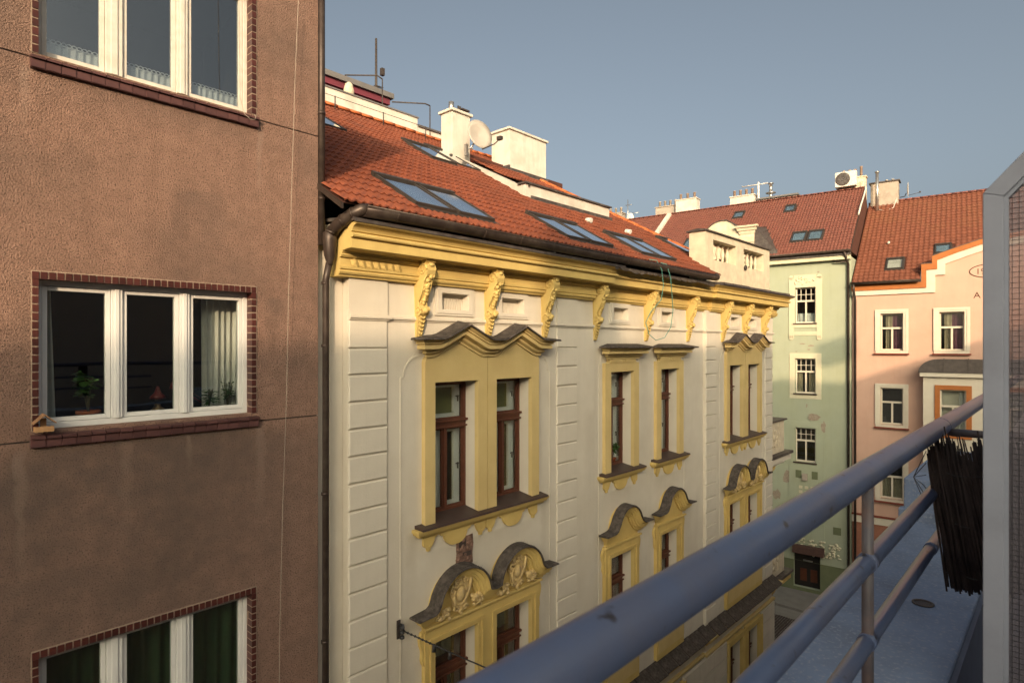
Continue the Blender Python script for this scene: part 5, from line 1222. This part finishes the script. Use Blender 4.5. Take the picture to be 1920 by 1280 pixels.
MB().tube([(.2,0,.15),(.75,-.1,.22)], .014, 5).sph((.78,-.1,.25), .05, 8, 5).build('feed_arm', 'iron', dt)
cb = MB(); cb.tube([(1.45,RP[0]-.5,RP[1]+.1),(1.3,RP[0]-.7,RP[1]-.45),(.95,RP[0]-.8,RP[1]-.62),(.6,RP[0]-.8,RP[1]-.5)], .018, 5)
o = tag(cb.build('dish_cable', 'white_plastic', None), 'thin white cable drooping from the dish over the roof of the pink house', 'cable'); o.location = (BX,BY,0); o.rotation_euler = (0,0,CROSS)

# ------------------------------------------------------------------ magenta penthouse behind the fire wall, aerials, dish on the chimney
mg = thing('penthouse', 'magenta walled rooftop storey with grey flat roof behind the white fire wall', 'building', (-19.0, 6.0, GROUND), R(90), off=(-6.0, -12.0, -GROUND))
MB().box(0.0, 12.0, 10.1, 18, GROUND, 8.12).build('wall', 'magenta', mg)
MB().box(-.3, 12.25, 9.75, 18.3, 8.33, 8.50).build('roof', 'roof_grey', mg); MB().box(-.2, 12.15, 9.85, 18.2, 8.121, 8.329).build('fascia', 'magenta', mg)
MB().box(.0, 9.8, 10.05, 10.098, 6.2, 7.3).build('window_band', 'joint', mg)
aerial('aerial', 'tall thin aerial mast rising above the magenta penthouse', (-17.0, 11.7, 7.7), 2.55, .045, 'iron', [(.9,.3)])
dv = aerial('aerial', 'bent aerial pipe with a sideways arm by the white fire wall', (-14.3, 10.05, 6.5), 1.05, .02, 'iron', [], 0)
MB().tube([(0,0,1.05),(-.1,-.1,1.15),(-.5,-.9,1.02)], .02, 6).box(-.05,.05,-.05,.05,1.15,1.35).build('antenna_arm', 'iron', dv)
dv2 = aerial('aerial', 'bent aerial pipe standing alone above the tiles near the two chimneys', (-14.2, 11.7, 6.3), .95, .02, 'iron', [], 0)
MB().tube([(0,0,.95),(-.08,-.12,1.0),(-.4,-1.1,.85)], .02, 6).build('antenna_arm', 'iron', dv2)
rv = tag(MB().lathe([(.15,0),(.14,.2),(.1,.36),(.03,.42)], n=12).build('roof_cowl', 'cream_dirty', None), 'small tan cone shaped cowl on top of the white fire wall', 'cowl'); rv.location = (-14.35, 9.0, 6.72)
sd = thing('satellite_dish', 'large beige satellite dish fixed to the slim white chimney', 'satellite dish', (-11.68, 10.95, 5.1), 0)
nrm = Vector((.90, -.22, .25)).normalized()
dz = MB(); dz.lathe([(.001,0),(.15,.012),(.3,.05),(.42,.10),(.425,.115),(.29,.065),(.001,.015)], n=28)
rot = nrm.to_track_quat('Z', 'Y').to_matrix(); C0 = Vector((.22,.12,.42))
dz.v = [tuple(rot@Vector((v[0]*.86, v[1]*.98, v[2]))+C0) for v in dz.v]; dz.build('reflector', 'dish', sd)
lo = C0+rot@Vector((0,-.44,.1)) if (rot@Vector((0,-.44,.1))).z < 0 else C0+rot@Vector((0,.44,.1))
MB().tube([lo, lo+Vector((.30,.14,.10)), lo+Vector((.42,.22,.22))], .016, 6).box(lo.x+.36,lo.x+.5,lo.y+.17,lo.y+.27,lo.z+.2,lo.z+.29).build('feed_arm', 'iron', sd)
MB().tube([(-.02,-.12,.05),(.12,-.02,.12),(.2,.08,.35)], .022, 6).tube([(-.02,.12,.1),(.12,.0,.12)], .02, 6).box(-.03,.06,-.15,-.08,-.1,.2).build('bracket', 'steel', sd)
bcm = MB().box(-.08,.08,-.001,.001,-.02,.02)

# ------------------------------------------------------------------ street lamp wire with its wall anchor, green cord
an = thing('wall_anchor', 'rusty hook plate holding the span wire on the cream wall', 'anchor', (-6.96, 5.16, -4.0), R(90))
MB().box(-.03,.03,-.015,.0,-.13,.13).build('plate', 'iron', an)
k = MB()
for i in range(3): k.lathe([(.015,-.05),(.034,-.04),(.034,-.015),(.02,0)], c=(0,-.09+.0*i,-.06+.07*i), n=10)
k.tube([(0,-.02,.08),(0,-.12,.1),(0,-.13,0)], .014, 6); k.build('insulator', 'wire', an)
wr = MB(); pts = [(-6.85+7.2*t, 5.18+.45*t, -4.0+1.05*t-.35*math.sin(math.pi*t)) for t in [i/24 for i in range(25)]]; wr.tube(pts, .009, 6)
for t in (2,3): wr.tube([Vector(pts[t])+Vector((0,0,-.0)), Vector(pts[t])+Vector((.0,0,-.09))], [.02,.03], 6)
for a, b in zip(pts[:3], pts[1:4]):
    for j in range(4): p = Vector(a).lerp(Vector(b), j/4); wr.sph(p, .018, 6, 4)
tag(wr.build('span_wire', 'wire'), 'dark span wire stretched from the hook on the cream wall across the street', 'wire')
gc = MB(); gc.tube([(-6.62,11.30,1.84),(-6.40,11.42,1.80),(-6.39,11.62,1.62),(-6.45,11.80,1.30),(-6.50,11.80,1.0),(-6.62,11.55,.72),(-6.66,11.42,.5),(-6.66,11.55,.25),(-6.66,11.85,.12),(-6.64,12.2,.18),(-6.62,12.45,.42),(-6.55,12.42,.8),(-6.45,12.18,1.15),(-6.39,12.0,1.5),(-6.40,11.85,1.76),(-6.6,11.75,1.83)], .008, 6)
tag(gc.build('green_cord', 'cord_green'), 'green cord looped over the gutter of the cream house', 'cord')

# ------------------------------------------------------------------ the building we stand on: balcony, ledge, wall, unseen taller houses behind
own = thing('balcony_building', 'building under the railing, with the grey blue ledge running along its edge', 'building', (.6, 0, GROUND), 0, off=(-.6, 0, -GROUND))
MB().box(-.86, -.32, -3, 4.92, -1.55, -1.2).build('ledge', 'ledge', own, bevel=.012)
MB().box(-.88, -.30, 4.925, 5.0, -1.6, -1.13).box(-.86,-.34,5.001,6.6,-1.6,-.93).build('ledge_step', 'ledge', own, bevel=.01)
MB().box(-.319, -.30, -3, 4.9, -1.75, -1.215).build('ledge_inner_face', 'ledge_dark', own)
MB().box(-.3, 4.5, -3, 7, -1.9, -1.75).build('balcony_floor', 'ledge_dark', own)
MB().box(-.86, -.301, -40, 7, GROUND, -1.56).box(-.5, -.301, 7.01, 23, GROUND, -1.0).box(-.5, -.301, -40, -3.01, GROUND, -1.0).build('facade_wall', 'own_wall', own)
MB().box(4.5, 4.9, -40, 23, -1.9, 2.0).build('setback_wall', 'own_wall', own)
MB().box(4.4, 12, -40, 23, 2.01, 2.15).build('flat_roof', 'roof_grey', own)
MB().box(-.299, 4.49, 7.01, 23, -1.3, -1.0).box(-.299, 4.49, -40, -3.01, -1.3, -1.0).build('terrace_roof', 'roof_grey', own)
rear = MB(); rear.box(19.5, 28, -40, -17, GROUND, 10.65); rear.box(19.5, 28, -16.9, -.5, GROUND, 10.55); rear.box(19.5, 28, -.49, 2.6, GROUND, 8.6); rear.box(19.5, 28, 2.61, 13, GROUND, 9.2); rear.build('unseen_rear_houses', 'own_wall', own)  # unseen houses further back, heights set to cast the shade line on the facades
MB().box(19.6, 20.6, -20.9, -19.4, 10.76, 13.0).box(19.6,20.3,1.5,2.9,10.61,11.7).build('unseen_rear_chimney', 'own_wall', own)  # unseen; first stack added to cast the upright shade stripe
dsn = MB(); dsn.lathe([(.045,-1.1985),(.045,-1.194),(.036,-1.194),(.034,-1.198)], c=(-.50,3.36,0), n=16); dsn.build('drain', 'iron', own)

# railing
RX = -.42
rl = thing('balcony_railing', 'scuffed grey blue tubular steel balcony railing running diagonally across the foreground', 'railing', (RX, 1.9, -1.2), 0, off=(-RX, -1.9, 1.2))
MB().tube([(RX,-.6,-.36),(RX,1.2,-.3605),(RX,3.0,-.36),(RX,9.0,-.36)], .0366, 28).build('handrail', 'rail_paint', rl)
for z, r_ in ((-.612,.0245),(-.835,.0215)): MB().tube([(RX,-.6,z),(RX,1.5,z),(RX,4.1,z)], r_, 24).build('lower_rail', 'rail_paint', rl)
pm = MB(); pm.tube([(0,0,-1.2),(0,0,-.38)], .0155, 16); pme = pm.mesh('post', 'post_paint')
for y in (.35, 1.94):
    o = bpy.data.objects.new('post', pme); COL.objects.link(o); place(o, rl, (RX, y, 0))
for y0, y1, z, r_ in ((1.918,1.962,-.612,.0275),(1.918,1.962,-.835,.0245),(2.98,3.03,-.835,.0245),(3.27,3.281,-.36,.0374)): MB().tube([(RX,y0,z),(RX,y1,z)], r_, 24).build('weld_collar', 'rail_paint', rl)
MB().tube([(RX+.02,3.30,-.385),(RX+.32,3.30,-.385)], .017, 14).build('tie_bar', 'post_paint', rl)

# reed screen tied to the railing
rs = thing('reed_screen', 'dark ragged reed mat tied upright to the railing beside the glass partition', 'reed screen', (-.3, 3.0, -1.1), 0, off=(.3, -3.0, 1.1))
rd = MB(); rr = random.Random(17)
for i in range(900):
    u = rr.random(); x0 = -.435+.50*u; tilt = .088+rr.gauss(0,.012)
    y = 3.02+rr.gauss(0,.012); zt = -.46+.04*math.sin(u*14)+rr.gauss(0,.035)+(.09 if .3 < u < .42 and rr.random() < .5 else 0)
    zb = -.972+.12*(u-.1)+rr.gauss(0,.010)
    r_ = rr.uniform(.003,.0056)
    m1 = (x0+tilt*.5+rr.gauss(0,.004), y+rr.gauss(0,.006), (zt+zb)/2)
    rd.tube([(x0,y,zt), m1, (x0+tilt,y+rr.gauss(0,.008),zb)], [r_*.6,r_,r_*.9], 5)
stuff(rd.build('reeds', 'reed', rs))
for z, dx in ((-.52,.02),(-.72,.045),(-.92,.07)):
    b = MB(); b.tube([(-.44+dx+.64*k/16, 3.0+.012*math.sin(k*2.3), z+.006*math.sin(k*1.7)) for k in range(17)], .0022, 5); b.build('binding_wire', 'wire', rs)
b = MB()
for s in range(3): b.tube([(RX-.02,3.03,-.44-.05*s),(RX-.06,3.0,-.55),(RX-.03,3.02,-.64+.03*s),(RX+.03,3.02,-.66),(RX+.02,3.01,-.6)], .0018, 5)
b.build('loose_tie', 'wire', rs)
# glass partition at the right edge
GP = 2.4
pt = thing('glass_partition', 'grey metal framed wired glass partition with a sloping top at the right edge', 'partition', (.15, GP, -1.75), 0, off=(-.15, -GP, 1.75))
outer = [(-.2005,-1.75),(-.2005,.480),(.13,.85),(.55,.85),(.55,-1.75)]; inn = [(-.149,-1.70),(-.149,.462),(.152,.80),(.50,.80),(.50,-1.70)]
def ring(pa, pb, y0, y1):
    b = MB(); n = len(pa)
    for i in range(n): b.prism([pa[i],pa[(i+1)%n],pb[(i+1)%n],pb[i]], 'y', y0, y1)
    return b
ring(outer, inn, GP, GP+.05).build('frame', 'frame_paint', pt, bevel=.003)
in2 = [(-.138,-1.69),(-.138,.458),(.157,.789),(.489,.789),(.489,-1.69)]
ring([(x-.0015 if x < 0 else x, z) for x, z in inn], in2, GP+.012, GP+.045).build('glazing_bead', 'frame_paint', pt)
MB().prism(in2, 'y', GP+.026, GP+.031).build('pane', 'wired_pane', pt)
wm_ = MB(); i = 0
def top_at(x): return .458+(x+.138)*(.789-.458)/(.157+.138) if x < .157 else .789
x = -.13
while x < .485: wm_.box(x-.0007,x+.0007,GP+.0225,GP+.024,-1.68,top_at(x)-.005); x += .0165
z = -1.67
while z < .785:
    xl = -.137 if z < .458 else -.138+(z-.458)*(.295/.331); wm_.box(xl,.488,GP+.0215,GP+.0229,z-.0006,z+.0006); z += .0165
stuff(wm_.build('wire_mesh', 'wire', pt))

for o_ in bpy.data.objects:
    for nm_, g_ in (('potted_plant','potted plants behind the window panes'),('aerial','aerials standing on the roofs'),('satellite_dish','satellite dishes fixed by the chimneys'),('town_house','old town houses along the streets')):
        if o_.parent is None and o_.name.split('.')[0] == nm_: o_['group'] = g_
